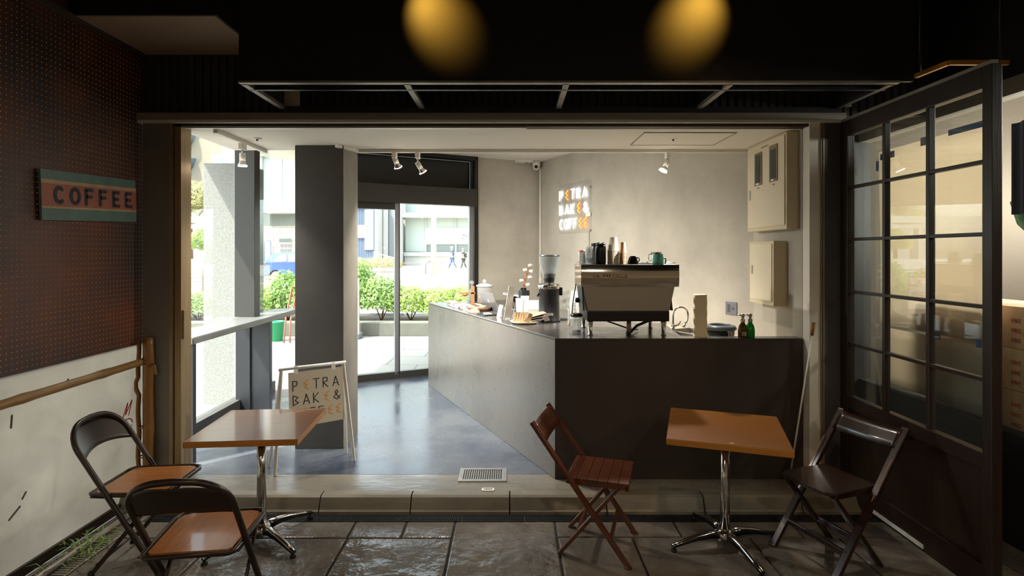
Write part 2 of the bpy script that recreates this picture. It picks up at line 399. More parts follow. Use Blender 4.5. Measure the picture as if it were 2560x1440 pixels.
for (y, z, dy, dz) in ((2.79,.33,.06,.04),(2.865,.405,.02,.025),(2.8,.80,.005,.06),(3.15,.95,.01,.015)):
    MB().ribbon([(0,0),(dy,dz)], .012, .001, (0.001, y, z), (0,1,0), (0,0,1)).obj('scuff_mark', M.setdefault('scuff', mat('scuff_brown', '5a524a', .8)), g)
# bamboo rail, bamboo post, rope
g = thing('bamboo_rail', 'horizontal bamboo rail in front of the white plastic sheet', 'bamboo pole', (0,0,0))
a_, b_ = at(-40, 1010, 2.60), at(368, 903, 3.74); a_.x = XL+.05; 
pts = []; rs = []
for i in range(41):
    t = i/40; p = Vector((XL+.05, 0.6+t*(3.76-.6), .957-.012*math.sin(3*t))); pts.append(p); rs.append(.024 if i % 7 else .028)
MB().tube(pts, rs, 12).obj('rail', 'bamboo', g)
g = thing('bamboo_post', 'upright split bamboo post tied with rope in the left corner', 'bamboo pole', (XL+.085, 3.735, 0))
pts = [(.003*math.sin(i*.7), 0, i*1.12/24) for i in range(25)]
MB().tube(pts, [.032 if i % 5 else .034 for i in range(25)], 12).obj('culm', 'bamboopost', g)
pts = [(-.062+.004*math.sin(i*.9)-(.022 if 15 < i < 18 else 0), -.01, .1+i*1.0/24) for i in range(25)]
MB().tube(pts, [.014]*25, 8).obj('split_cane', 'bamboopost', g)
b = MB()
for z in (.93, .945, .5, .3):
    MB().tube([(.036*math.cos(t*.5)*1.1-.02, .04*math.sin(t*.5), z+.004*t*.2) for t in range(14)], .005, 6).obj('rope_tie', 'rope', g)
b.tube([(.04,-.02,.94),(.07,-.04,.93),(.075,-.05,.90),(.085,-.05,.875)], .008, 6)
b.obj('rope_end', 'rope', g)
# drain channel grating and conduit along the left wall
g = thing('channel_grating', 'long slotted steel channel grating along the foot of the left wall', 'drain grate', (XL+.02, 0, .0))
b = MB()
for k in range(95):
    y = 1.7+k*.021
    b.box(.03, .20, y, y+.009, -.012, -.002)
b.box(.02, .032, 1.6, 3.72, -.012, 0); b.box(.198, .21, 1.6, 3.72, -.012, 0)
b.obj('grating_bars', 'galv', g)
g = thing('conduit_pipe', 'grey conduit pipe lying on the channel grating beside the left wall', 'pipe', (XL+.13, 0, .018))
b = MB(); b.tube([(.02,1.5,0),(.0,2.4,.002),(-.005,3.1,.0),(-.01,3.6,.0)], .018, 10); b.obj('pipe', 'galv', g)
b = MB()
for i, y in enumerate((2.55, 2.8, 3.02)):
    b.cyl((-.10,y-.12,-.004), (.05,y+.1,.024), .0035, n=6); 
b.obj('stay_rods', 'steel', g)
g = thing('weed_tuft', 'small tuft of green weeds growing out of the left channel grating', 'weed', (XL+.14, 3.16, 0))
b = MB(); rr = random.Random(3)
for k in range(70):
    a = rr.uniform(0, 2*PI); l = rr.uniform(.03, .10); x, y = rr.gauss(0,.045), rr.gauss(0,.12)
    p0 = Vector((x,y,-.005)); p1 = p0+Vector((math.cos(a)*l*.5, math.sin(a)*l*.5, l*.6)); p2 = p0+Vector((math.cos(a)*l*1.1, math.sin(a)*l*1.1, l*.55))
    wv = Vector((-math.sin(a), math.cos(a), 0))*.004
    b.quad(p0-wv, p0+wv, p1+wv*1.3, p1-wv*1.3); b.quad(p1-wv*1.3, p1+wv*1.3, p2+wv*.2, p2-wv*.2)
b.obj('blades', 'leafdark', g)['kind'] = 'stuff'
# other passage walls, ceiling
struct(box('wall_back', mat('warm_back_wall', 'b7a488', .8), -2.7, 6, -4.1, -4, 0, 3.9), 'warm plaster wall behind the viewpoint')
for X, Y in ((-1.3,-1.2),(1.2,-1.2),(3.6,-.6)):  # unseen lamps added to light the foreground and the machine
    f = thing('fill_pendant', 'added warm white fill pendant hanging unseen in the passage behind the viewpoint, %s' % {-1.3:'left one', 1.2:'middle one', 3.6:'right one'}[X], 'pendant lamp', (X, Y, 0))
    MB().cyl((0,0,3.2),(0,0,3.9),.006).obj('cord', 'blackplastic', f); MB().lathe([(.03,3.22),(.05,3.2),(.14,3.08),(.138,3.08),(.045,3.19)], 28).obj('lamp_shade', 'cream', f)
    MB().sph((0,0,3.12),.045,10).obj('globe', 'bulb', f)
    lamp('fill_light', 'SPOT', (X, Y, 3.05), 24, (1, .82, .62), (X, Y+.6, 0), .10, 155, .6)
struct(box('wall_right', 'black', 6, 6.1, -4, 8.4, 0, 3.9), 'dark far side wall')
struct(box('ceiling', 'ceilblack', -2.62, 6.1, -4.1, 3.82, 3.9, 4.0), 'black passage ceiling')
# building mass above: roof slab and eave
struct(box('roof_slab', 'whiteceil', -3.5, 6.2, -4.1, 7.75, 4.0, 4.4), 'roof slab over the passage and shop')
e = MB()
e.prism([(-3.47,-4.1),(-2.6,-4.1),(-2.6,7.9),(-3.05,7.95),(-3.47,7.75)], .95, (0,0,3.05)); struct(e.obj('eave', 'whiteceil'), 'pale eave over the pavement at the left glazing')

# COFFEE board on the wall
a_ = Vector((XL+.012, 2.955, 1.878)); L_ = .745; tilt = math.atan2(.032, L_)
g = thing('coffee_sign', 'weathered teal and coral wooden board reading COFFEE on the perforated wall', 'sign', a_); g.rotation_euler = (tilt, 0, 0)
Ms = mat('sign_teal', '627f78', .6, var='556d66', scale=9); Mc = mat('sign_coral', 'a8644e', .6, var='955742', scale=9); Mcr = mat('sign_sand', 'b99a72', .6, var='a58860', scale=9)
MB().box(0, .016, 0, L_, 0, .28, .002).obj('board', Ms, g)
MB().box(.016, .0172, .0, L_, .066, .078).box(.016, .0172, 0, L_, .205, .225).obj('sand_stripes', Mcr, g)
MB().box(.016, .0170, 0, L_, .078, .205).obj('coral_band', Mc, g)
for i_, ch in enumerate('COFFEE'):
    b = MB(); write(b, ch, (.0173, .085+.112*i_, .1), (0,1,0), (0,0,1), .085, .112, .021, .002, sw=.92); b.obj('letter', 'ink', g)

# boxed duct (soffit) top left
g = MB(); g.box(-2.6, -1.72, 3.163, 3.80, 3.084, 3.9); struct(g.obj('soffit_box', mat('soffit_sides', '221c17', .6)), 'boxed duct in the upper left corner')
struct(box('soffit_underside', mat('beige_soffit', 'a58e74', .7), -2.595, -1.73, 3.17, 3.79, 3.078, 3.084), 'beige underside of the boxed duct')
struct(box('trim_1', mat('soffit_angle', '4a4034', .5), -2.6, -2.54, 2.6, 3.8, 3.06, 3.085), 'angle trim along the boxed duct')

# --- front wall over the opening: corrugated cladding, header, jambs
b = MB(); pr = []
x = -2.6; i = 0
while x < 2.95:
    pr += [(x, .0), (x+.008, -.018), (x+.042, -.018), (x+.05, 0)]; x += .057
pr += [(2.95, 0), (2.95, .05), (-2.6, .05)]
b.prism(pr, 1.24, (0, YF, 2.655)); struct(b.obj('wall_front', 'corr'), 'black corrugated cladding above the opening')
h = MB(); h.box(-2.6, 2.30, YF-.06, YF+.03, 2.615, 2.665, .004); struct(h.obj('trim_2', 'header'), 'dark steel header over the opening')
struct(box('trim_3', 'whitepaint', -2.58, 2.28, YF-.055, YF+.03, 2.598, 2.616), 'pale track rail under the header')
struct(box('trim_4', mat('track_slot', '3a2c20', .6), -2.35, 2.12, YF-.02, YF+.06, 2.578, 2.599), 'dark sliding track slot')
struct(box('trim_5', 'whitepaint', -2.30, .1, YF+.0, YF+.05, 2.572, 2.58), 'bright inner track lip')
struct(box('wall_left_pier', mat('grey_pier_paint', '77726a', .6), -2.56, -2.375, YF-.03, YF+.12, 0, 2.62), 'dark pier left of the opening')
struct(box('trim_6', 'gold', -2.375, -2.352, YF-.03, YF+.1, 0, 2.6), 'bronze jamb strip'); struct(box('trim_7', 'brownsteel', -2.352, -2.344, YF-.01, YF+.1, 0, 2.6), 'jamb groove')
struct(box('trim_8', 'gold', -2.344, -2.30, YF-.02, YF+.1, 0, 2.6), 'bronze jamb strip by the bar'); struct(box('latch_keep', 'gold', -2.30, -2.285, YF-.01, YF+.02, 1.10, 1.30), 'latch keep on the left jamb')
struct(box('trim_9', 'whiteceil', 2.062, 2.135, YF-.03, YF+.058, S, 2.6), 'pale right jamb'); struct(box('trim_10', 'gold', 2.135, 2.146, YF-.04, YF+.05, 0, 2.6), 'bronze right jamb strip')
struct(box('trim_11', 'galv', 2.148, 2.158, YF-.045, YF+.05, 0, 2.6), 'pale right jamb strip'); struct(box('wall_right_pier', 'colpaint', 2.158, 2.30, YF-.04, YF+.12, 0, 2.66), 'dark pier right of the opening')
# cobweb-like sealant lumps on header omitted from structure; awning frame
g = thing('awning_frame', 'long horizontal steel awning frame with slanted struts above the opening', 'awning frame', (0,0,0))
zf = 2.693
b = MB(); b.box(-1.60, 2.27, 3.175, 3.215, zf, zf+.012); b.obj('front_rail', 'galv', g)
b = MB(); b.box(-1.60, 2.27, 3.30, 3.325, zf-.004, zf+.016); b.obj('second_rail', 'iron', g)
b = MB(); b.box(-1.60, 2.27, 3.74, 3.78, zf-.03, zf+.01); b.obj('wall_rail', 'iron', g)
for X in (-1.58, -.62, .32, 1.29, 2.24):
    MB().box(X-.018, X+.018, 3.21, 3.76, zf-.003, zf+.02).obj('strut', 'galv' if X < 2 else 'iron', g)
    MB().box(X-.004, X+.004, 3.5, 3.775, zf+.02, zf+.16).obj('bracket_plate', 'iron', g)
for X in (-1.58, 2.24):
    MB().box(X+.0, X+.11, 3.765, 3.775, zf+.02, zf+.16).obj('pale_end_plate', 'cream', g)
g = thing('fascia_panel', 'large black sign fascia above the awning frame lit by two amber spots', 'sign fascia', (0,0,0))
MB().box(-1.60, 2.35, 3.185, 3.215, zf+.012, 3.895).obj('panel', 'fascia', g)
for X, dx in ((-.60, .16), (1.24, -.16)):
    f = thing('amber_spotlight', 'amber spotlight aimed down the black fascia, %s one' % ('left' if X < 0 else 'right'), 'spotlight', (X, 2.74, 3.42))
    MB().cyl((0,0,0), (0,0,.38), .01).obj('stem', 'blackplastic', f)
    MB().cyl((0,.0,.02), (0,.03,-.06), .025, .032).obj('lamp_head', 'blackplastic', f)
    lamp('amber_lamp', 'SPOT', (X, 2.78, 3.34), 20, (1, .54, .07), (X+dx, 3.185, 3.09), .012, 50, 1.0)
# warm pendants high over the tables, outside the frame
for X, Y, pw in ((1.2, 2.6, 20), (-1.4, 2.2, 8)):
    f = thing('ceiling_downlight', 'small warm downlight in the black ceiling over the %s table' % ('right' if X > 0 else 'left'), 'downlight', (X, Y, 3.86))
    MB().lathe([(.05,.04),(.06,0),(.045,-.005),(.03,.02)], 20, cap0=True).obj('trim_ring', 'blackplastic', f)
    lamp('warm_lamp', 'SPOT', (X, Y, 3.84), pw, (1, .62, .28), (X, Y+.35, 0), .04, 52, .9)

# --- shop ceilings
ZL = 2.578; ZH = 3.01
struct(box('ceiling', 'whiteceil', -2.38, 2.15, YF+.05, 4.66, ZL, ZL+.1), 'low white ceiling at the shop front')
struct(box('ceiling_edge', 'whiteceil', -2.38, 2.15, 4.64, 4.66, ZL+.1, ZH), 'drop edge of the low ceiling')
e = MB(); e.prism([(-2.62,3.85),(2.3,3.85),(2.3,8.4),(.40,8.4),(-2.9,6.45)], .08, (0,0,ZH)); struct(e.obj('ceiling', 'whiteceil'), 'high white ceiling of the shop')
# ceiling hatch outline
g = thing('ceiling_hatch', 'shallow square access hatch in the white ceiling near the meter boxes', 'hatch', (1.30, 4.19, ZL))
MB().box(-.33,.33,-.22,.22,-.004,0).obj('hatch_panel', 'whiteceil', g)
b = MB()
for a in ((-.34,.34,-.23,-.22),(-.34,.34,.22,.23),(-.34,-.33,-.22,.22),(.33,.34,-.22,.22)): b.box(*a, -.006, 0)
b.obj('hatch_frame', 'galv', g)
for px, lab in ((643,'left'),(1683,'right')):
    p = at(px, 346, .878*F/(PY-346))
    g = thing('sprinkler_head', 'small round sprinkler head in the ceiling, %s one' % lab, 'sprinkler', (p.x, p.y, ZL))
    MB().lathe([(.034,0),(.034,-.004),(.012,-.008)], 20, cap1=True).obj('cover_plate', 'whitepaint', g)
    MB().cyl((0,0,-.006),(0,0,-.02),.010,.006).obj('nozzle', 'darksteel', g)

# --- back wall with glazing (27 degrees) and neon wall
TH = math.radians(27); BU = Vector((math.cos(TH), math.sin(TH), 0)); BN = Vector((math.sin(TH), -math.cos(TH), 0))   # BN faces the room
B0 = Vector((-1.907, 6.737, 0))
def bw(u, n=0, z=0): p = B0+BU*u+BN*n; return Vector((p.x, p.y, z))
def bbox(name, m, u0, u1, n0, n1, z0, z1, parent=None, bev=0):
    b = MB(); b.box(u0, u1, -n1, -n0, z0, z1, bev)       # local x along the wall, local -y into the room
    o = b.obj(name, m, parent)
    if not parent: o.location = B0; o.rotation_euler.z = TH
    return o
def broot(name):
    o = bpy.data.objects.new(name, None); COL.objects.link(o); o.location = B0; o.rotation_euler.z = TH; o['kind'] = 'structure'; return o
UC = 2.58; UF = 1.60; US = -.70                            # corner, right frame edge, left end (u along the wall)
struct(bbox('wall_back', 'greywall', UF, UC+.1, -.15, 0, S, ZH), 'grey plaster wall between the glazing and the corner')
M['alu'] = mat('dark_bronze_aluminium', '3c3a37', .4, metal=.3); M['alublack'] = mat('black_aluminium', '141414', .4); M['alugrey'] = mat('satin_aluminium', '9a9ba0', .35, metal=.7)
d = broot('door_2'); d['label'] = 'automatic sliding glass entrance door'
bbox('door_head', 'alu', US, UF-.04, -.02, .10, 2.33, 2.56, d); bbox('leaf_head', 'alu', US, .46, -.03, .03, 2.25, 2.33, d)
bbox('leaf_glass', 'clearglass', -.2, .46, .0, .008, S+.08, 2.26, d); bbox('leaf_stile', 'alugrey', .455, .505, -.02, .03, S+.05, 2.33, d); bbox('leaf_stile_black', 'alublack', .505, .52, -.02, .03, S+.05, 2.33, d)
bbox('leaf_stile_left', 'alu', -.22, -.18, -.02, .03, S+.05, 2.26, d)
bbox('bottom_rail', 'alu', US, UF-.03, -.03, .03, S, S+.085, d)
w1 = broot('window_1'); w1['label'] = 'fixed glass pane right of the sliding door'
bbox('pane', 'clearglass', .51, UF-.06, -.02, -.012, S+.08, 2.33, w1); bbox('frame_post', 'alublack', UF-.05, UF, -.04, .04, S, ZH, w1); bbox('frame_reveal', 'alugrey', UF-.11, UF-.05, -.05, .0, S, 2.33, w1)
w2 = broot('window_2'); w2['label'] = 'dark transom glass above the sliding door'
bbox('pane', glassmat('transom_glass', '8a8a88', 1), US, UF-.05, .0, .008, 2.56, 2.97, w2); bbox('frame_top', 'alublack', US, UF, -.04, .04, 2.955, ZH, w2)
bbox('frame_line', 'alugrey', US, UF-.12, .03, .036, 2.925, 2.935, w2)
bbox('frame_line', 'alugrey', UF-.125, UF-.115, .03, .036, 2.56, 2.93, w2)
struct(bbox('outer_soffit', 'alublack', -.02, 2.9, -1.7, -.06, 2.56, 3.4), 'dark soffit outside the entrance')
struct(bbox('window_5', 'clearglass', -.98, US, .0, .008, S+.08, 3.0), 'clear glass pane between the corner and the sliding door')
# neon wall
NU = Vector((math.sin(TH), -math.cos(TH), 0)); CR = bw(UC)                      # runs from the corner toward the camera
NL = (2.06-CR.x)/NU.x; NW = Vector((-NU.y*-1, 0, 0))
TN = math.atan2(NU.y, NU.x)
NN = Vector((-math.cos(TH), -math.sin(TH), 0))                                  # neon wall normal into the room (towards -x)
b = MB(); b.box(0, NL+.05, 0, .15, S, ZH); o = b.obj('wall_right', 'greywall', None, CR, TN); struct(o, 'grey plaster wall with the neon lettering')
YC = CR.y+NU.y*NL
struct(box('wall_right', 'greywall', 2.06, 2.2, YF+.06, YC+.1, S, ZH), 'grey plaster wall with the meter boxes')
def nw(t, n, z): p = CR+NU*t+NN*n; return Vector((p.x, p.y, z))

# left glazed wall
w3 = bpy.data.objects.new('window_3', None); COL.objects.link(w3); w3['kind'] = 'structure'; w3['label'] = 'floor to eave glazing along the bar counter'
box('pane', 'clearglass', -2.80, -2.792, 3.9, 5.48, 1.055, 3.05, 0, w3); box('pane', 'clearglass', -2.80, -2.792, 5.60, 6.28, S+.12, 3.05, 0, w3); box('pane', 'clearglass', -2.80, -2.792, 3.9, 5.48, S+.12, 1.0, 0, w3)
box('mullion', mat('mullion_bronze', '3f3c39', .5, metal=.1), -2.785, -2.585, 5.46, 5.58, 1.055, 3.02, .003, w3); box('mullion', 'iron', -2.785, -2.64, 5.48, 5.58, S, 1.0, .003, w3)
box('sill', 'colpaint', -2.85, -2.74, 3.9, 6.3, S, S+.12, 0, w3)
# column
b = MB(); b.box(-1.773, -1.376, 4.44, 4.857, S, ZL, .006); c = b.obj('column', 'colpaint'); struct(c, 'square charcoal column')
c.data.materials.append(M['collit'])
for f in c.data.polygons:
    if f.normal.x > .9: f.material_index = 1  # door light on the right face put into a lighter plaster colour
# bar counter on the left glazing
M['bartop'] = mat('bar_top_mortar', '7f7d7c', .3, var='727070', scale=4)
g = thing('window_bar', 'long narrow grey bar counter along the left glazing', 'bar counter', (0,0,0))
b = MB(); b.prism([(-2.415,4.12),(-2.455,6.3),(-2.74,6.3),(-2.76,4.12)][::-1], .052, (0,0,1.003), bev=.006); b.obj('bar_top', 'bartop', g)
box('end_panel', mat('bar_end_panel', '2f2b2a', .5), -2.76, -2.42, 4.13, 4.17, S, 1.003, .003, g); box('support_panel', 'iron', -2.64, -2.45, 5.50, 5.56, S, 1.003, .003, g)
# ============================================================ FURNITURE
def bistro_table(label, x, y, rz, size, h, base_rot):
    t = thing('cafe_table', label, 'table', (x, y, 0), 0, 'square cafe tables')
    s = size/2
    o = MB().box(-s, s, -s, s, h-.034, h-.0015, .004).obj('edge_band', 'edgewood', t); o.rotation_euler.z = rz
    o = MB().box(-s+.002, s-.002, -s+.002, s-.002, h-.0015, h, .0007, seg=1).obj('tabletop', 'tabletop', t); o.rotation_euler.z = rz
    b = MB(); b.box(-.12, .12, -.12, .12, h-.046, h-.034, .003); o = b.obj('mounting_plate', 'blackplastic', t); o.rotation_euler.z = rz
    MB().cyl((0,0,.07), (0,0,h-.046), .026, n=24).obj('column', 'chrome', t)
    MB().lathe([(.0,.10),(.03,.10),(.05,.085),(.055,.06),(.05,.035),(0,.03)], 24).obj('hub', 'chrome', t)
    for k in range(4):
        a = base_rot+k*PI/2; d = Vector((math.cos(a), math.sin(a), 0)); n = Vector((-d.y, d.x, 0))
        b = MB(); R = [(.03,.085,.024,.035),(.10,.088,.021,.03),(.18,.075,.018,.022),(.27,.052,.015,.015),(.335,.034,.013,.011)]
        rings = []
        for r, z, hw_, th in R:
            c = d*r+Vector((0,0,z)); up = Vector((0,0,1))
            rings.append([b.bm.verts.new(c+n*hw_-up*th), b.bm.verts.new(c+n*hw_*.9), b.bm.verts.new(c+n*hw_*.5+up*.006), b.bm.verts.new(c-n*hw_*.5+up*.006), b.bm.verts.new(c-n*hw_*.9), b.bm.verts.new(c-n*hw_-up*th)])
        for A, B in zip(rings, rings[1:]):
            for i in range(6): f = b.bm.faces.new((A[i], A[(i+1)%6], B[(i+1)%6], B[i])); f.smooth = i not in (5,)
        b.bm.faces.new(rings[0]); b.bm.faces.new(rings[-1][::-1])
        lg = b.obj('leg', 'chrome', t); lg.data.materials.append(M['blackplastic'])
        for f in lg.data.polygons:
            if abs(f.normal.z) < .45 or f.normal.z < 0: f.material_index = 1
        e = d*.325
        MB().cyl((e.x,e.y,.0),(e.x,e.y,.012),.018,.016).cyl((e.x,e.y,.012),(e.x,e.y,.03),.006).obj('levelling_foot', 'rubber', lg)
    return t
bistro_table('square wood laminate table between the two metal folding chairs', -1.487, 3.23, math.radians(4.5), .60, .687, math.radians(-36))
tb = bistro_table('square wood laminate table between the two wooden folding chairs', 1.24, 3.166, math.radians(-18.5), .63, .687, math.radians(12))
o = MB().box(-.012, .012, -.003, .003, 0, .0006).obj('chip_mark', 'whitepaint', tb); o.location = (-.07, -.27, .687)

def metal_chair(label, x, y, rz):
    t = thing('folding_chair', label, 'chair', (x, y, 0), rz, 'brown metal folding chairs')
    hw = .20
    # inclined plane of the main frame: foot (.19,0) to top (-.26,.70); l measured up the incline
    fx, tx, tz = .19, -.25, .70; L0 = math.hypot(fx-tx, tz); ux, uz = (tx-fx)/L0, tz/L0
    P = lambda yy, l, off=0: Vector((fx+ux*l+uz*off*-1, yy, uz*l+ux*off*1))      # off pushes backwards off the plane
    Lt = L0+.105; rr = .15
    top = [(-hw, Lt-rr)]+[(-hw+rr*(1-math.cos(a*PI/2/8)), Lt-rr+rr*math.sin(a*PI/2/8)) for a in range(1, 8)]
    top = top+[(-y_, l_) for y_, l_ in [(-hw+rr, Lt)]+top[::-1]] if False else top+[(-hw+rr, Lt), (0, Lt+.004), (hw-rr, Lt)]+[(-a, l) for a, l in top[::-1]]
    pts = [P(-hw, .012)]+[P(-hw, l) for l in (.2,.4,.6)]+[P(a, l) for a, l in top]+[P(hw, l) for l in (.6,.4,.2)]+[P(hw, .012)]
    MB().tube(pts, .0140, 10).obj('back_frame', 'brownsteel', t)
    def bk(u, v, off):
        # band following the arch, .15 high, slightly dished
        yy = (u-.5)*2*(hw-.004)
        k = abs(yy)/hw
        e = max(0, (abs(yy)-(hw-rr))/rr); ltop = Lt-rr+rr*math.sqrt(max(0, 1-e*e)) if e > 0 else Lt
        lbot = Lt-.155-.055*k*k
        l = lbot+(max(ltop, lbot+.01)-lbot)*v
        return P(yy, l, .028*(1-k*k)+off)
    MB().grid(bk, 24, 6, thick=.0025).obj('backrest', 'brownsteel', t)
    # seat
    zs = .435
    out = [(-.19,-.165),(-.17,-.185),(.15,-.20),(.19,-.185),(.205,-.15),(.205,.15),(.19,.185),(.15,.20),(-.17,.185),(-.19,.165)]
    ctr = [(x_*.92+.001, y_*.93) for x_, y_ in out]
    b = MB()
    tube = [Vector((x_, y_, zs)) for x_, y_ in out]; b.tube(tube, .011, 8, closed=True); b.prism(ctr, .006, (0,0,zs-.008)); b.obj('seat_frame', 'brownsteel', t)
    MB().prism([(a*.985, c*.985) for a, c in ctr], .008, (0,0,zs-.001), bev=.002).obj('seat', 'seatwood', t)
    for s in (-1, 1):
        y_ = s*(hw-.026)
        b = MB(); b.bar((.15, y_, zs-.015), (-.185, y_, .012), .022, .012, .003, up=(0,1,0)); b.obj('rear_leg', 'brownsteel', t)
        MB().cyl((-.185, y_, 0), (-.182, y_, .03), .017, .014, 10).obj('foot_cap', 'rubber', t)
        p = P(s*hw, .01); MB().cyl((p.x+.004, p.y, 0), (p.x-.012, p.y, .034), .019, .015, 10).obj('foot_cap', 'rubber', t)
        q = P(s*hw, .50); b = MB(); b.bar((q.x, s*(hw-.012), q.z), (-.17, s*.19, zs-.006), .004, .022, up=(0,1,0)); b.obj('hinge_bracket', 'brownsteel', t)
    MB().tube([(-.155, -hw+.026, .065), (-.155, hw-.026, .065)], .007, 8).obj('stretcher', 'brownsteel', t)
    MB().bar(P(-hw, .13), P(hw, .13), .02, .01).obj('stretcher', 'brownsteel', t)
    return t
metal_chair('brown metal folding chair standing beside the white plastic sheet', -2.03, 3.03, math.radians(3))
metal_chair('brown metal folding chair in front of the table, seen from behind', -1.382, 2.46, math.radians(97))

def wood_chair(label, x, y, rz, m, slatted):
    t = thing('wooden_folding_chair', label, 'chair', (x, y, 0), rz, 'wooden folding chairs')
    hw = .195
    for s in (-1, 1):
        MB().bar((.225, s*hw, .0), (-.318, s*hw, .742), .021, .040, .004, up=(0,1,0)).box(.2, .24, s*hw-.011, s*hw+.011, .0, .008).obj('side_rail', m, t)
        b = MB(); b.bar((-.168, s*(hw-.04), .0), (.175, s*(hw-.04), .425), .021, .036, .004, up=(0,1,0)); b.obj('rear_leg', m, t)
        MB().cyl((.035, s*(hw+.012), .262), (.035, s*(hw-.055), .262), .006, n=10).obj('pivot_bolt', 'darksteel', t)
    if slatted:
        b = MB()
        for k in range(6): b.box(-.125+k*.058, -.0687+k*.058, -.172, .172, .428, .444, .003)
        b.box(-.125, .218, -.168, -.145, .405, .428, .002); b.box(-.125, .218, .145, .168, .405, .428, .002); b.box(.2, .218, -.168, .168, .40, .43, .002)
    else:
        b = MB(); b.prism([(-.14,-.165),(.16,-.17),(.215,-.14),(.228,0),(.215,.14),(.16,.17),(-.14,.165)], .016, (0,0,.428), bev=.004)
        b.box(-.13, .17, -.16, -.14, .405, .43, .002); b.box(-.13, .17, .14, .16, .405, .43, .002)
    b.obj('seat', m, t)
    p0 = Vector((-.318, 0, .742)); p1 = Vector((.225, 0, 0)); dd = (p1-p0).normalized()
    a = p0+dd*.012; c = p0+dd*.135; nn = Vector((-dd.z, 0, dd.x))
    if nn.x > 0: nn = -nn
    def bk(u, v, off):
        return a.lerp(c, v)+Vector((0, (u-.5)*2*(hw-.008), 0))+nn*(.016*(1-(2*u-1)**2)+off)
    MB().grid(bk, 14, 3, thick=-.012).obj('backrest', m, t)
    MB().bar((.125, -hw, .135), (.125, hw, .135), .018, .028, .003).obj('stretcher', m, t)
    MB().bar((-.062, -hw+.04, .135), (-.062, hw-.04, .135), .018, .028, .003).obj('stretcher', m, t)
    if not slatted:
        for s in (-1, 1):
            q = p0+dd*.2; MB().bar(q+Vector((.016, s*(hw+.0108), 0.012)), q+dd*.25+Vector((.016, s*(hw+.0108), .012)), .001, .004, up=(0,1,0)).obj('worn_edge', 'wearwood', t)
    return t
wood_chair('reddish wooden folding chair with slatted seat, standing left of its table', .473, 3.18, math.radians(-17), 'redwood', True)
wood_chair('dark worn wooden folding chair standing beside the glazed folding door', 1.79, 3.047, math.radians(199.5), 'oldwood', False)

# --- glazed folding door on the right (opened towards the passage)
XD = 2.27; y0, y1 = 2.573, 3.765; zt = 2.597; zb = .05
d = bpy.data.objects.new('door_1', None); COL.objects.link(d); d['kind'] = 'structure'; d['label'] = 'dark brown folding door with three by five panes'
def dbox(name, m, ya, yb, za, zb_, x0=XD, x1=XD+.05, bev=.003): return box(name, m, x0, x1, ya, yb, za, zb_, bev, d)
dbox('stile', 'doorwood', y0-.0, 2.627, zb, zt, XD-.0, XD+.05); dbox('stile', 'doorwood', 3.684, y1, zb, zt)
dbox('top_rail', 'doorwood', 2.627, 3.684, 2.493, zt); dbox('lock_rail', 'doorwood', 2.627, 3.684, .655, .735); dbox('bottom_rail', 'doorwood', 2.627, 3.684, zb, .19)
dbox('lower_panel', 'doorwood', 2.627, 3.684, .19, .655, XD+.016, XD+.036)
dbox('top_strip', 'galv', y0, y1, zt, zt+.018, XD-.004, XD+.03, 0)
dbox('daylight_gap_strip', 'whitepaint', 3.0, 3.42, .066, .088, XD-.006, XD, 0)  # white strip painted in for the daylight gap under the door
for k in (1, 2): y = 2.627+k*(3.684-2.627)/3; dbox('muntin', 'doorwood', y-.012, y+.012, .735, 2.493, XD+.004, XD+.04)
for k in range(1, 5): z = .735+k*.3516; dbox('muntin', 'doorwood', 2.627, 3.684, z-.010, z+.010, XD+.006, XD+.038)
for i in range(3):
    for k in range(5):
        ya = 2.627+i*.3523; za = .735+k*.3516
        dbox('pane', 'doorglass', ya+.01, ya+.3423, za+.008, za+.3436, XD+.02, XD+.024, 0)


# --- neighbouring shop seen through and past the door
struct(box('wall_neighbour', 'black', 2.9, 3.0, .5, 4.55, 0, .65), 'dark dado of the neighbouring shop front')
struct(box('wall_recess', mat('recess_dark', '2a2b2d', .5), 2.2, 3.0, 4.55, 4.65, 0, 3.9), 'dark recess wall')
struct(box('trim_13', 'header', 2.9, 3.0, .5, 4.55, 2.62, 2.72), 'head rail of the neighbouring shop window')
struct(box('wall_neighbour', 'black', 2.9, 3.0, .5, 4.55, 2.72, 3.9), 'dark wall over the neighbouring shop window')
struct(box('wall_neighbour', mat('neighbour_dark', '4a4036', .8), 3.0, 5.1, 4.56, 4.66, 0, 3.5), 'dark end wall of the neighbouring shop'); struct(box('ceiling', 'whiteceil', 3.0, 5.1, -1, 4.66, 3.3, 3.4), 'ceiling of the neighbouring shop')
w4 = struct(box('window_4', 'clearglass', 2.94, 2.948, .5, 4.55, .65, 2.62), 'glass front of the neighbouring shop')
struct(box('wall_neighbour', mat('neighbour_wall', '4c443a', .8), 5.0, 5.1, .5, 4.65, 0, 3.5), 'tan wall inside the neighbouring shop')
g = thing('paper_sheet', 'large white paper sheet taped inside the neighbouring shop window', 'paper sheet', (2.955, 0, 0))
MB().grid(lambda u, v, off: Vector((.006+off+.02*(1-v)*math.sin(u*PI)*.6+.006*math.sin(v*5), 3.31+u*1.07, 1.13+v*1.38-.0*u)), 12, 12, thick=.001).obj('sheet', 'paper', g)
b = MB()
for y, z, dy, dz in ((3.33,2.49,.35,.04),(3.85,2.47,.08,.06),(4.2,2.44,.16,.05),(4.38,2.36,.03,.08),(3.42,1.10,.04,.05),(3.75,1.10,.10,.04)): MB().box(-.004, -.002, y, y+dy, z, z+dz).obj('tape_strip', 'bluetape', g)
b.bm.free()
g = thing('paper_sheet', 'lower pale paper sheet behind the glass under the large taped sheet', 'paper sheet', (2.97, 0, 0))
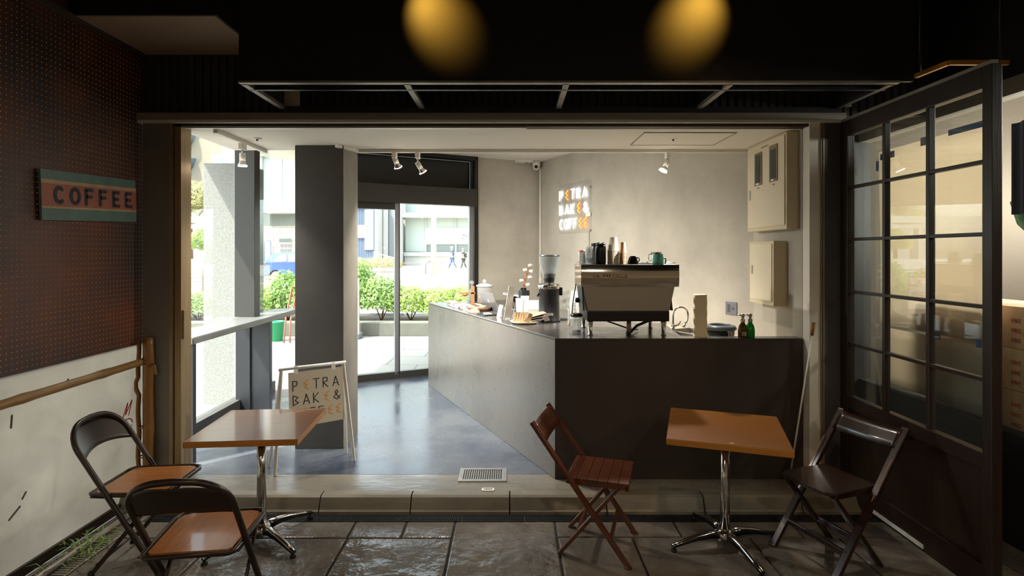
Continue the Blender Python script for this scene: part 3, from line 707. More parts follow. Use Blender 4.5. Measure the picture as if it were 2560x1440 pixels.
MB().grid(lambda u, v, off: Vector((off+.01*math.sin(u*4), 3.32+u*1.0, .67+v*.44)), 8, 6, thick=.001).obj('sheet', 'paper', g)
rb = random.Random(5)
spots = [(3.06,3.47,k*.256) for k in range(4)]+[(3.05,2.92,k*.256) for k in range(4)]
for i, (x, y, z) in enumerate(spots):
    where = ('bottom one', 'second from the floor', 'third from the floor', 'topmost one')[i % 4]
    g = thing('cardboard_box', 'cardboard box with red printing, %s, %s stack behind the shop glass' % (where, 'farther' if i < 4 else 'nearer'), 'box', (x, y, z+.351), 0, 'cardboard boxes in the neighbouring shop')
    MB().box(0, .42, 0, .53, 0, .255, .004).obj('carton', 'card', g)
    for k in range(3):
        b = MB(); write(b, 'HNE', (-.001, .40-k*.0, .16-.06*k), (0,-1,0), (0,0,1), .022, .024, .004, .001); b.obj('red_print', 'redink', g)
        b = MB(); write(b, 'FZ', (-.001, .14, .18-.06*k), (0,-1,0), (0,0,1), .022, .024, .004, .001); b.obj('red_print', 'redink', g)
for (x, y0_, y1_) in ((3.04, 2.8, 4.1),):
    g = thing('low_shelf', 'low dark shelf carrying the cardboard box stacks', 'shelf', (x, y0_, 0)); MB().box(0, .5, 0, y1_-y0_, .30, .35, .004).box(.02,.06,.02,.06,0,.3).box(.44,.48,.02,.06,0,.3).box(.02,.06,y1_-y0_-.06,y1_-y0_-.02,0,.3).box(.44,.48,y1_-y0_-.06,y1_-y0_-.02,0,.3).obj('shelf_board', 'black', g)
g = thing('navy_cloth', 'dark navy cloth hanging in the neighbouring shop window', 'cloth', (3.02, 2.84, 1.93))
MB().grid(lambda u, v, off: Vector((off+.015*math.sin(u*22), u*.45, v*.55)), 40, 4, thick=.003).obj('cloth', mat('navy_cloth', '14182c', .9), g)
g = thing('green_hose', 'thick green hose curving behind the neighbouring shop glass', 'hose', (3.12, 3.0, 1.86))
MB().tube([(0,.34,.16),(0,.30,.04),(0,.20,-.05),(0,.08,-.11),(0,-.1,-.16),(0,-.3,-.17)], .05, 10).obj('hose', mat('green_rubber', '155a34', .5), g)
g = thing('woven_barrel', 'brown woven barrel standing on the nearer cardboard box stack', 'barrel', (3.26, 3.18, 1.377)); MB().lathe([(0,0),(.15,0),(.17,.1),(.15,.22),(0,.22)], 24).obj('barrel', 'bamboopost', g)
g = thing('amber_lightbox', 'amber edged hanging frame above the neighbouring shop', 'hanging frame', (0,0,0))
M['amber'] = mat('amber_edge', 'b87a1c', .5)
MB().bar(at(2290,190,3.3), at(2372,157,3.0), .02, .025).bar(at(2372,157,3.0), at(2520,157,3.0), .02, .025).obj('frame_edge', 'amber', g)
for p in (at(2300,187,3.27), at(2500,157,3.0)): MB().cyl(p, (p.x,p.y,3.9), .006, n=8).obj('hanger_rod', 'blackplastic', g)
lamp('neighbour_lamp', 'POINT', (3.9, 2.4, 2.6), 36, (1, .93, .86), size=.15)
lamp('neighbour_lamp', 'POINT', (4.3, 3.9, 2.1), 85, (1, .93, .86), size=.15)

# leaning metal rod
a_ = onz(1972, 1192, S); a_.y -= .02; a_ = Vector((1.93, 3.79, S)); b_ = at(2036, 806, 3.77); b_.x = 2.092
g = thing('leaning_rod', 'thin white metal rod leaning on the right jamb of the opening', 'rod', (0,0,0))
MB().cyl(a_, a_.lerp(b_, .92), .006, n=10).obj('rod', 'whitepaint', g); MB().cyl(a_.lerp(b_, .92), b_, .011, n=10).obj('grip', 'edgewood', g)

# ============================================================ COUNTER
ZC = 1.095
A, B_, C_, D_, E_, F_, G_, H_ = (.305,3.845),(2.058,3.845),(2.058,3.945),(1.225,3.945),(1.31,4.70),(1.06,4.72),(-.067,7.035),(-1.013,6.59)
g = thing('service_counter', 'L-shaped grey mortar service counter with dark worktop', 'counter', (0,0,0))
b = MB(); b.prism([A,B_,C_,D_,E_,F_,G_,H_], .012, (0,0,ZC-.012)); b.obj('worktop', 'countertop', g)
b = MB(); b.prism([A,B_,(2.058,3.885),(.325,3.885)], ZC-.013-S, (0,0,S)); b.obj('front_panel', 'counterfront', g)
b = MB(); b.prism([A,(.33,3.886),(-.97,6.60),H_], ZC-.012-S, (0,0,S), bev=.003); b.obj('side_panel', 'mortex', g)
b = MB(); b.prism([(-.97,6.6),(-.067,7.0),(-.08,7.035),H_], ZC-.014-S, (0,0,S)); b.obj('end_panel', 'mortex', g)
b = MB(); b.prism([(1.2,3.946),(1.225,3.946),(1.31,4.69),(1.06,4.71),(-.07,7.0),(-.09,6.99),(1.04,4.69),(1.285,4.67)], .4, (0,0,ZC-.415)); b.obj('inner_panel', 'counterfront', g)
zw = .985
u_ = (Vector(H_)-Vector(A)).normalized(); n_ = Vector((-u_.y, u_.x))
b = MB(); b.prism([A, H_, tuple(Vector(H_)-n_*.007), tuple(Vector(A)-n_*.007)], .006, (0,0,ZC-.005)); b.obj('edge_highlight', mat('edge_highlight_grey', 'a9adb4', .35), g)  # highlight on the counter edge painted as a pale strip
g = thing('back_worktop', 'lower work surface with a sink behind the right end of the counter', 'worktop', (0,0,0))
b = MB(); b.prism([(1.33,3.96),(2.05,3.96),(2.05,4.60),(1.50,5.58),(1.20,5.42),(1.33,4.75)], .03, (0,0,zw-.03)); b.obj('worktop', 'creamside', g)
b = MB(); b.prism([(1.35,3.97),(2.04,3.97),(2.04,4.58),(1.50,5.5),(1.35,4.8)], .84, (0,0,S+.02)); b.obj('cabinet', 'creamside', g)
p = onz(1725, 838, ZC-.04)
g = thing('sink_tray', 'dark steel sink tray behind the espresso machine', 'sink', (1.56, 4.62, zw), math.radians(-60))
b = MB(); b.box(-.2,.2,-.15,-.13,0,.05,.004).box(-.2,.2,.13,.15,0,.05,.004).box(-.2,-.18,-.13,.13,0,.05,.004).box(.18,.2,-.13,.13,0,.05,.004).box(-.2,.2,-.13,.13,0,.01); b.obj('tray', 'steel', g)
# faucet
p = at(1683, 812, 4.75)
g = thing('faucet', 'chrome gooseneck faucet behind the espresso machine', 'faucet', (p.x+.0, 4.75, zw))
hz = at(1700, 768, 4.75).z-zw
pts = [(0,0,0),(0,0,hz*.5)]+[(.065-.065*math.cos(math.radians(a)), 0, hz-.065+.065*math.sin(math.radians(a))) for a in range(0, 200, 15)]+[(.125,0,hz-.115),(.10,0,hz-.15)]
MB().tube(pts, .008, 10).obj('spout', 'chrome', g); MB().cyl((0,0,0),(0,0,.09),.017).cyl((-.0,0,.07),(.05,0,.09),.009).cyl((.05,0,.09),(.065,0,.12),.006).obj('valve_body', 'chrome', g)
MB().cyl((.102,0,hz-.145),(.088,0,hz-.175),.011,.013).obj('aerator', 'steel', g)

# ============================================================ ESPRESSO MACHINE
g = thing('espresso_machine', 'polished stainless espresso machine standing on the counter', 'espresso machine', (.85, 4.0, ZC))
for i, (x, y) in enumerate(((-.275,.0),(.265,.0),(-.275,.39),(.265,.39))):
    MB().lathe([(.021,.102),(.0205,.09),(.013,.012),(.019,.010),(.019,.0)], 20, (x,y,0), True, True).obj('leg', 'steel', g)
MB().box(-.30, .303, -.02, .46, .102, .180, .008).obj('base', mat('machine_black', '1a1416', .35), g)
b = MB(); b.prism([(-.295,.181),(.30,.181),(.338,.356),(-.327,.356)], .012, (0,-.012,0), (1,0,0), (0,0,1)); o = b.obj('rear_panel', 'steel', g); 
M['hood'] = mat('hood_mirror', 'd6d0c4', .09, metal=1)
b = MB()
def hood(u, v, off): return Vector((-.345+.713*u, -.03-.012*math.sin(v*PI)-.004*math.sin(u*PI)+(.03*(1-v)*0), .357+v*.158))
b.grid(hood, 24, 8); b.prism([(-.345,.357),(.368,.357),(.372,.515),(-.345,.515)], .40, (0,.372,0), (1,0,0), (0,0,1)); b.obj('hood', 'hood', g)
b = MB(); b.box(-.345,.37,-.03,.38,.515,.519,.001); b.tube([(-.33,.0,.53),(-.33,.36,.53),(.35,.36,.53),(.35,.0,.53)], .003, 6); b.obj('cup_tray', 'steel', g)
b = MB(); b.prism([(-.02,.182),(.05,.356),(.36,.356),(.30,.29),(.22,.182)], .010, (-.33,0,0), (0,1,0), (0,0,1)); b.obj('side_panel', 'machine' if False else 'darksteel', g)
b = MB(); b.prism([(-.02,.182),(.05,.356),(.36,.356),(.30,.29),(.22,.182)], .010, (.318,0,0), (0,1,0), (0,0,1)); b.obj('side_panel', 'darksteel', g)
b = MB(); b.box(-.30,.30,.0,.40,.181,.352); b.obj('inner_body', 'darksteel', g)
for x in (-.15, .17):
    b = MB(); b.cyl((x,.46,.25),(x,.46,.32),.038,n=20); o = b.obj('group_head', 'chrome', g); MB().cyl((x,.48,.245),(x,.66,.225),.014,.012).obj('portafilter', 'blackplastic', o)
b = MB(); b.tube([(-.345,.30,.36),(-.355,.31,.30),(-.372,.30,.19),(-.378,.28,.10)], .006, 8); b.obj('steam_wand', 'chrome', g)
MB().tube([(-.33,.2,.24),(-.362,.2,.24)], .02, 10).obj('steam_knob', 'blackplastic', g)
# red script logo, strokes joined by an underline
b = MB(); X0, Z0, h_ = -.255, .427, .022
write(b, 'LA MARZOCCO', (X0, -.044, Z0), (1,0,0), (0,0,1), h_, .0225, .0036, .002, sw=.85)
b.ribbon([(0,0),(.05,0)], .003, .002, (X0, -.044, Z0), (1,0,0), (0,0,1)); b.ribbon([(.15,0),(.245,0)], .003, .002, (X0, -.044, Z0), (1,0,0), (0,0,1))
b.obj('logo', mat('logo_red', 'a01c2e', .4), g)
# hoses under the machine
g = thing('machine_hoses', 'grey and black hoses running under the espresso machine', 'hose', (.85, 4.0, ZC))
MB().tube([(-.16,.1,.10),(-.05,.12,.06),(.05,.14,.025),(.12,.2,.012)], .006, 8).obj('grey_hose', 'galv', g)
MB().tube([(.28,.2,.10),(.2,.22,.075),(.1,.14,.05),(.03,.05,.012),(.0,.03,.01)], .011, 8).obj('black_hose', 'blackplastic', g)
MB().lathe([(.016,.1),(.018,.05),(.016,0)], 14, (.02,.05,0), True, True).obj('brass_valve', 'gold', g)

# cups on the machine
ZM = ZC+.519
def mtop(px, Y): p = at(px, 632, Y); return Vector((p.x, Y, ZM))
def cup_mesh(ro, rb_, h, inverted, m, name='cup', parent=None):
    b = MB(); pr = [(rb_*.0, .0),(rb_, 0),(ro, h),(ro+.0025, h),(ro+.0025, h-.003),(ro-.001, h-.003)]
    if inverted: pr = [(r, h-z) for r, z in pr]
    b.lathe(pr, 24); return b.obj(name, m, parent)
def stack(n, x, y, z, ro, rb_, h, step, m, name, label, cat, group):
    first = cup_mesh(ro, rb_, h, True, m, name); first.location = (x, y, z); tag(first, label+', bottom one', cat, group)
    for k in range(1, n):
        c = first.copy(); COL.objects.link(c); c.location = (x, y, z+k*step); c['label'] = label+(', top one' if k == n-1 else '')
cupm = mat('beige_paper_cup', 'e6d8c2', .6); kcup = mat('kraft_cup', 'd0a566', .6)
p = mtop(1533, 4.10); stack(11, p.x, p.y, ZM, .043, .029, .105, .0098, cupm, 'paper_cup', 'beige paper cup upside down in the tall stack on the espresso machine', 'paper cup', 'beige cups stacked on the espresso machine')
p = mtop(1557.5, 4.08); stack(9, p.x, p.y, ZM, .0275, .018, .085, .010, kcup, 'kraft_cup', 'small tan paper cup upside down in the slim stack on the espresso machine', 'paper cup', 'tan cups stacked on the espresso machine')
p = mtop(1475, 4.07); stack(7, p.x, p.y, ZM, .036, .026, .085, .008, 'clearplastic', 'plastic_cup', 'clear plastic cup upside down in the taller clear stack on the espresso machine', 'plastic cup', 'clear cups stacked on the espresso machine')
p = mtop(1459, 4.03); stack(4, p.x, p.y, ZM, .016, .011, .06, .009, 'clearplastic', 'plastic_cup', 'tiny clear plastic cup upside down beside the pink and white cups', 'plastic cup', 'tiny clear cups on the espresso machine')
g = thing('white_cup', 'white paper cup with a pink lid at the left end of the machine top', 'paper cup', mtop(1454, 4.22)); MB().lathe([(0,0),(.02,0),(.028,.095),(.028,.098)], 24).obj('cup', 'whitepaint', g); MB().lathe([(.029,.094),(.029,.102),(.022,.108),(0,.108)], 24).obj('lid', mat('pink_lid', 'e08a7a', .5), g)
for px, Y, lab, rr_, hh in ((1501, 4.10, 'black steel tumbler on the espresso machine, the front one', .041, .155), (1490, 4.26, 'black steel tumbler on the espresso machine, the hidden rear one', .041, .160)):
    g = thing('tumbler', lab, 'tumbler', mtop(px, Y)); MB().lathe([(0,0),(rr_*.94,0),(rr_,.01),(rr_,hh-.03),(rr_*.9,hh-.012),(0,hh-.012)], 28).obj('body', 'blackplastic', g); MB().lathe([(rr_*.9,hh-.012),(rr_*.93,hh-.008),(rr_*.93,hh),(0,hh+.002)], 28).box(.01,.03,-.01,.01,hh,hh+.008,.002).obj('lid', 'blackplastic', g)
g = thing('black_cup', 'small glossy black cup upside down on the espresso machine', 'cup', mtop(1582, 4.08)); MB().lathe([(.042,0),(.040,.012),(.030,.05),(.021,.058),(.021,.062),(0,.062)], 28).obj('cup', mat('gloss_black_china', '0e1010', .1), g)
MB().tube([(.028,0,.05),(.045,0,.048),(.050,0,.03),(.038,0,.014)], .004, 8).obj('handle', mat('gloss_black_china2', '0e1010', .1), g)
g = thing('spoon_tray', 'low dark tray with steel spoons between the black and the green cup', 'tray', mtop(1612, 4.12)); MB().box(-.05,.05,-.06,.06,0,.008,.003).obj('tray', 'blackplastic', g)
MB().sph((.01,-.04,.016),.010,8,(1,1.5,.6)).cyl((.01,-.03,.014),(.0,.04,.012),.002).sph((-.02,-.03,.016),.008,8,(1,1.5,.6)).obj('spoons', 'chrome', g)
M['teal'] = mat('teal_enamel', '62b59c', .35)
g = thing('green_mug', 'mint green enamel mug at the right end of the machine top', 'mug', mtop(1645, 4.06)); MB().lathe([(0,0),(.040,0),(.042,.004),(.036,.075),(.038,.078),(.035,.078),(.034,.01),(0,.008)], 28).obj('mug', 'teal', g)
MB().tube([(.037,0,.045),(.055,0,.045),(.058,0,.030),(.055,0,.010),(.050,0,.004)], .005, 8).obj('handle', mat('dark_teal', '2f7f78', .4), g)
g = thing('milk_jug', 'steel milk pitcher half hidden behind the mint green mug', 'pitcher', mtop(1641, 4.25)); MB().lathe([(0,0),(.045,0),(.047,.01),(.036,.06),(.040,.093),(.038,.093)], 28).obj('pitcher', 'chrome', g)
MB().tube([(-.037,0,.08),(-.062,0,.07),(-.06,0,.03),(-.046,0,.02)], .004, 8).obj('handle', 'chrome', g)

# ============================================================ GRINDER
p = onz(1373, 803, ZC)
g = thing('coffee_grinder', 'black coffee grinder with clear bean hopper beside the espresso machine', 'coffee grinder', (p.x, p.y, ZC))
MB().lathe([(0,.0),(.10,.0),(.10,.012),(.093,.018),(.093,.285),(.097,.29)], 40, cap0=True).obj('body', mat('grinder_black', '1b1b1e', .35), g)
MB().lathe([(.097,.29),(.099,.295),(.099,.322),(.092,.33),(.045,.333),(.045,.343),(0,.343)], 40).obj('collar', 'chrome', g)
MB().box(.075,.115,-.03,.03,.23,.30,.004).obj('dosing_spout', 'blackplastic', g); MB().cyl((-.095,-.02,.25),(-.105,-.02,.22),.008).obj('side_knob', 'blackplastic', g)
MB().lathe([(.044,.343),(.048,.365),(.05,.375),(.052,.385)], 32).obj('hopper_neck', 'blackplastic', g)
MB().lathe([(.052,.38),(.066,.43),(.085,.50),(.093,.56),(.094,.575),(.0925,.575),(.0915,.56),(.0835,.50),(.0645,.43),(.050,.38)], 40).obj('hopper', 'hopperglass', g)
MB().lathe([(.0,.382),(.049,.382),(.058,.41),(.060,.418),(.03,.424),(0,.421)], 32).obj('coffee_beans', mat('beans', '3a2016', .5, bump=.6, bscale=150), g)
MB().lathe([(.095,.573),(.096,.585),(.09,.588),(0,.588)], 40).obj('hopper_lid', mat('smoked_lid', '3a3a3c', .3), g)
MB().box(-.05,.03,-.0945,-.0935,.06,.082).box(-.05,-.012,-.0952,-.0938,.01,.06).box(-.05,-.002,-.0953,-.094,.01,.038).obj('stickers', mat('sticker', 'cfc6b8', .6), g)
q = onz(1409, 800, ZC); g = thing('tamping_mat', 'round black mat beside the foot of the grinder', 'mat', (q.x-.01, q.y+.03, ZC)); MB().lathe([(0,.006),(.06,.006),(.062,.004),(.062,0)], 28).obj('mat', 'rubber', g)

# clear jug with lid, cup tower, packet
p = onz(1443, 835, ZC)
g = thing('glass_canister', 'square clear canister with dark lid at the foot of the espresso machine', 'canister', (p.x, p.y+.05, ZC))
MB().lathe([(0,0),(.048,0),(.052,.004),(.048,.10),(.044,.125)], 4, smooth=False).obj('jar', 'clearplastic', g); MB().lathe([(.045,.125),(.048,.13),(.048,.14),(.03,.15),(0,.15)], 24).obj('lid', 'blackplastic', g)
MB().lathe([(0,.005),(.03,.005),(.036,.02),(0,.022)], 20).obj('contents', 'darksteel', g)
p = onz(1426, 812, ZC)
g = thing('glass_server', 'small clear glass server with a spout left of the canister', 'glass server', (p.x, p.y, ZC)); MB().lathe([(0,0),(.022,0),(.024,.01),(.020,.12),(.03,.145)], 20).obj('glass', 'clearplastic', g); MB().cyl((-.012,-.02,.0),(-.012,-.02,.035),.006,.003,8).obj('orange_tip', 'orangeink', g)
p = onz(1432, 792, ZC)
stack(12, p.x, 5.02, ZC, .040, .028, .11, .013, mat('tall_white_cup', 'd8d2c6', .6), 'tall_paper_cup', 'white paper cup upside down in the tall stack behind the machine left side', 'paper cup', 'white cups stacked behind the machine')
# lids
p = onz(1751, 841, ZC); first = None
M['lid'] = mat('cream_lid', 'f0dcb4', .6)
for k in range(26):
    if first is None:
        b = MB(); b.lathe([(0,.0112),(.046,.0112),(.0475,.0105),(.0478,.002),(.0485,.0015),(.0485,0),(.043,0)], 28); first = b.obj('cup_lid', 'lid'); first.location = (p.x, p.y-.045+.05, ZC); tag(first, 'cream cup lid in the tall stack at the right of the espresso machine, bottom one', 'cup lid', 'cream lids stacked on the counter')
    else:
        c = first.copy(); COL.objects.link(c); c.location.z = ZC+k*.0117; c.location.x += .0015*math.sin(k); c['label'] = 'cream cup lid in the tall stack at the right of the espresso machine'+(', top one' if k == 25 else '')
# knock box / bucket
g = thing('black_bucket', 'round black knock box with a broad rim behind the soap bottles', 'bucket', (at(1801, 0, 4.16).x, 4.16, zw))
MB().lathe([(0,0),(.095,0),(.102,.12),(.102,.135)], 32).obj('bucket', mat('navy_bucket', '1c2630', .35), g)
MB().lathe([(.102,.130),(.115,.132),(.117,.144),(.108,.160),(.085,.168),(.08,.160),(.08,.10),(0,.10)], 32).obj('rim', mat('grey_rim', '5a646c', .35), g)
b = MB(); write(b, 'TK', (.012, -.1045, .094), (1,.3,0), (0,0,1), .032, .030, .007, .002); b.obj('lettering', 'whitepaint', g)
for px, lab, col, txt in ((1852, 'amber glass pump bottle with a pale letter on the counter', '5a3f10', 'm'), (1872, 'green glass pump bottle beside the amber one on the counter', '1f9a3c', None)):
    p = onz(px, 842, ZC)
    g = thing('pump_bottle', lab, 'bottle', (p.x, 3.885+(.0 if txt else .012), ZC), 0, 'pump bottles')
    mm = mat('bottle_'+col, col, .12, trans=(col, .35)); MB().lathe([(0,0),(.030,0),(.032,.004),(.032,.055),(.026,.085),(.013,.105),(.013,.112)], 28).obj('glass_body', mm, g)
    MB().lathe([(.015,.110),(.016,.114),(.016,.13),(.010,.134),(.009,.148),(.014,.150),(.014,.168),(0,.170)], 20).cyl((0,0,.160),(-.035,0,.160),.005,.004,8).obj('pump', 'steel', g)
    if txt:
        b = MB(); write(b, 'm', (-.014, -.0325, .018), (1,0,0), (0,0,1), .032, .03, .005, .001); b.obj('letter', 'cream', g)

# ============================================================ THINGS ON THE LEFT WING
CD = Vector((-.433, .901, 0)); CA = math.atan2(CD.y, CD.x)         # along the wing, away from the camera
def onc(px, py): return onz(px, py, ZC)
# flat coffee packets
rp = random.Random(11); M['packet'] = mat('grey_paper_packet', 'aaa6ae', .6, var='9b9590', scale=20); M['packetb'] = mat('brown_paper_packet', '8f8272', .7, var='7d6f60', scale=20)
fp = None; k = 0
for i in range(7):
    base = onc(1110+i*9.5, 762+i*2.9)
    for j in range(2 if i < 6 else 1):
        b = MB(); hx, hy = .075, .055
        b.grid(lambda u, v, off: Vector(((u-.5)*2*hx, (v-.5)*2*hy, .001+(.034 if off else 0)*math.sin(u*PI)**.6*math.sin(v*PI)**.6+.002*math.sin(u*17+v*9)+off*.2)), 10, 8, thick=.004)
        o = b.obj('coffee_packet', 'packet' if (i+j) % 3 else 'packetb'); o.location = (base.x+.10+rp.uniform(-.02,.02), base.y+rp.uniform(-.02,.02)+.06*j, ZC+.014*j+.002*(i%2)); o.rotation_euler = (rp.uniform(-.05,.05), rp.uniform(-.32,-.10), CA+rp.uniform(-.4,.4))
        pos = ('at the far end of the counter', 'second from the far end', 'third from the far end', 'in the middle of the row', 'just before the wooden tray', 'next to the wooden tray', 'nearest the wooden tray')[i]
        tag(o, 'flat %s paper coffee packet %s%s' % ('grey' if (i+j) % 3 else 'brown', pos, ', upper one' if j else ', lower one'), 'coffee packet', 'paper packets spread at the far end of the counter')
# wooden tray with packets
p = onc(1190, 776)
g = thing('wooden_tray', 'round brown wooden tray holding small goods by the laptop', 'tray', (p.x+.03, p.y, ZC), CA); MB().lathe([(0,.006),(.105,.008),(.13,.040),(.137,.040),(.120,.0),(0,0)], 32).obj('tray', mat('tray_wood', '6a4a34', .45, var='553826', scale=6), g)
for q, (dx, dy, r) in enumerate(((-.04,.02,.4),(.04,-.03,1.2),(.0,.05,2.0))):
    b = MB(); b.box(-.05,.05,-.032,.032,0,.012,.004); o = b.obj('small_packet', 'kraft' if q % 2 else 'packet'); o.location = (p.x+.03+dx, p.y+dy, ZC+.022+.013*q); o.rotation_euler = (.08*q, -.1, r)
    tag(o, ('kraft' if q % 2 else 'grey')+' packet lying in the round wooden tray, '+('lowest', 'middle', 'top')[q], 'packet', 'packets in the wooden tray')
# wooden card holder / sample stand
p = onc(1182, 760)
g = thing('wooden_stand', 'small brown wooden cross shaped stand with a scoop left of the laptop', 'wooden stand', (p.x, p.y, ZC), 0)
M['stand'] = mat('stand_wood', '936a42', .5)
MB().box(-.022,.022,-.012,.012,0,.21,.003).box(-.05,.05,-.05,.05,0,.01,.002).obj('post', 'stand', g); MB().box(-.16,.03,-.012,.012,.118,.14,.003).sph((-.09,0,.115),.035,8,(1,.8,.7)).obj('scoop_arm', 'stand', g)
p = onc(1176, 757); g = thing('glass_bottle', 'tall slim clear bottle with a round stopper by the window', 'bottle', (p.x+.0, p.y+.25, ZC)); MB().lathe([(0,0),(.03,0),(.032,.12),(.012,.17),(.012,.2)], 20).obj('glass', 'clearplastic', g); MB().sph((0,0,.23),.028,8).obj('stopper', 'clearplastic', g)
p = onc(1206, 760)
g = thing('glass_jar', 'large clear glass jar with a knobbed lid behind the laptop', 'jar', (p.x+.02, p.y+.12, ZC))
MB().lathe([(0,0),(.085,0),(.09,.01),(.09,.19),(.085,.2)], 32).obj('jar', 'clearplastic', g); MB().lathe([(.10,.2),(.105,.205),(.10,.215),(.05,.235),(.015,.24)], 32).sph((0,0,.262),.024,8).obj('lid', mat('jar_lid_glass', 'b9c8c6', .15), g)
MB().lathe([(0,.01),(.075,.012),(.078,.12),(.04,.14),(0,.135)], 24).obj('biscuits', mat('biscuit', 'c9955c', .8, var='8a5630', scale=25), g)
# laptop: lid back faces the camera
a0, a1 = onc(1248, 779), onc(1216, 773)
g = thing('laptop', 'open silver laptop standing on the counter with its back to the street side', 'laptop', (a0.x, a0.y, ZC), math.atan2(a1.y-a0.y, a1.x-a0.x))
aw = .30; tl = math.radians(18); M['lapal'] = mat('laptop_aluminium', 'a9acb0', .3, metal=.7)
s_ = Vector((0, 0, 1))
# local x runs along the hinge; the lid leans towards local +y/-y so that it faces the far side
ln = MB(); ln.box(0, aw, -.004, .004, 0, .205, .003); lo = ln.obj('lid', 'lapal', g); lo.rotation_euler = (math.radians(-22), 0, 0)
b = MB(); b.sph((aw*.5, .0045, .105), .012, 8, (1,.1,1.1)); b.sph((aw*.5+.004, .0045, .122), .004, 6, (1,.15,1.6)); em = b.obj('emblem', 'whitepaint', lo)
MB().box(0, aw, -.215, 0, .0, .014, .003).obj('base', 'lapal', g)
# notebook with card
p = onc(1218, 787)
g = thing('clipboard', 'black bill folder with a white card near the counter edge', 'bill folder', (p.x, p.y, ZC), CA)
MB().box(-.10,.10,-.07,.07,0,.010,.003).obj('folder', 'blackplastic', g); MB().box(-.05,.03,-.03,.03,.010,.020,.003).obj('white_card', 'whitepaint', g)
# card stands
p = onc(1252, 793)
g = thing('card_stand', 'small folded white card standing on the counter', 'card', (p.x, p.y, ZC), .75)
MB().bar((-.03,0,0),(.005,0,.115),.05,.003,up=(1,0,.3)).bar((.03,0,0),(.005,0,.115),.05,.003,up=(1,0,-.3)).obj('card', 'whitepaint', g)
p = onc(1272, 800)
g = thing('menu_stand', 'tall white menu card leaning in an acrylic stand', 'menu stand', (p.x, p.y, ZC), .25)
MB().bar((-.02,0,.0),(.03,0,.30),.058,.005,up=(0,1,0)).obj('menu_card', 'whitepaint', g); MB().box(-.035,.01,-.03,.03,0,.012,.003).obj('foot', 'clearplastic', g)
# tablet point of sale
p = onc(1290, 772)
g = thing('tablet_stand', 'tablet on a dark sloping stand behind the menu card', 'tablet', (p.x, p.y+.1, ZC), 0)
MB().bar((-.14,0,.16),(.03,0,.135),.20,.010,.002,up=(.1,0,1)).obj('tablet', mat('tablet_white', 'd4d6da', .3), g); MB().bar((-.05,0,.14),(.08,0,.0),.06,.012,.003,up=(0,1,0)).box(-.03,.12,-.07,.07,0,.012,.003).obj('stand_arm', 'blackplastic', g)
MB().bar((-.135,0,.168),(.028,0,.143),.18,.001,up=(.1,0,1)).obj('screen', mat('tablet_screen', '9fa8b2', .1), g)
# standing bags
for px, py, wd, hh, lab, m in ((1300, 786, .09, .155, 'pale paper bag with a folded top standing behind the plate', 'packet'), (1313, 780, .09, .16, 'blueish white paper bag standing behind the pale one', 'whitepaint')):
    p = onc(px, py)
    g = thing('paper_bag', lab, 'bag', (p.x, p.y+.06, ZC), .15)
    MB().prism([(-wd/2*.7,-.03),(wd/2*.7,-.03),(wd/2*.7,.03),(-wd/2*.7,.03)], .002).obj('bag_base', m, g)
    def bagf(u, v, off): 
        a = u*2*PI; k = 1-v; sx = wd/2*(.75+.25*v); return Vector((sx*math.copysign(abs(math.cos(a))**.5, math.cos(a)), (.035*k+.003)*math.copysign(abs(math.sin(a))**.6, math.sin(a)), .001+v*hh))
    MB().grid(bagf, 24, 6).obj('bag', m, g)
p = onc(1333, 778)
g = thing('white_box', 'long low white box behind the paper bags', 'box', (p.x, p.y+.22, ZC), 0); MB().box(-.12,.13,-.04,.06,0,.09,.003).obj('carton', 'whitepaint', g)
p = onc(1330, 770); g = thing('napkin_stack', 'small flat stack of papers beside the white box', 'papers', (p.x, p.y-.14, ZC), .2); MB().box(-.09,.09,-.05,.05,0,.008,.001).obj('papers', 'cream', g)
# plate with wooden clips and envelopes
p = onc(1307, 812)
g = thing('round_plate', 'pale round plate holding wooden tags near the counter edge', 'plate', (p.x+.015, p.y+.10, ZC)); MB().lathe([(0,.006),(.085,.006),(.12,.022),(.125,.022),(.10,0),(0,0)], 36).obj('plate', 'cream', g)
b0 = Vector((p.x+.015, p.y+.10, ZC))
M['tagw'] = mat('tag_wood', 'dcc09a', .6)
for q in range(5):
    o = MB().bar((0,0,0),(.018,.01,.085),.032,.007,.002,up=(0,1,0)).obj('wooden_tag', 'tagw'); o.location = b0+Vector((-.085+.022*q, -.05+.004*q, .014)); o.rotation_euler.z = .3
    tag(o, 'light wooden tag leaning in the round plate, '+('leftmost', 'second', 'middle', 'fourth', 'rightmost')[q]+' of the leaning row', 'wooden tag', 'wooden tags in the plate')
o = MB().bar((0,0,0),(.030,.01,.075),.036,.006,.002,up=(0,1,0)).obj('wooden_tag', 'kraft'); o.location = b0+Vector((.025,-.075,.016)); tag(o, 'separate tan tag at the front rim of the round plate', 'wooden tag', 'wooden tags in the plate')
o = MB().bar((0,0,0),(.035,0,.13),.016,.004,.001,up=(1,0,-.3)).obj('white_clip', 'whitepaint'); o.location = b0+Vector((-.112,-.035,.020)); tag(o, 'white clip standing at the left rim of the round plate', 'clip')
for q in range(3):
    o = MB().box(-.0,.17,-.06,.06,0,.004,.001).obj('brown_envelope', 'packetb'); o.location = b0+Vector((.0+.008*q, .0, .022+.014*q)); o.rotation_euler = (.05, -.12-.06*q, .1*q); tag(o, 'grey brown envelope jutting right out of the plate, '+('lowest', 'middle', 'uppermost')[q], 'envelope', 'envelopes in the plate')
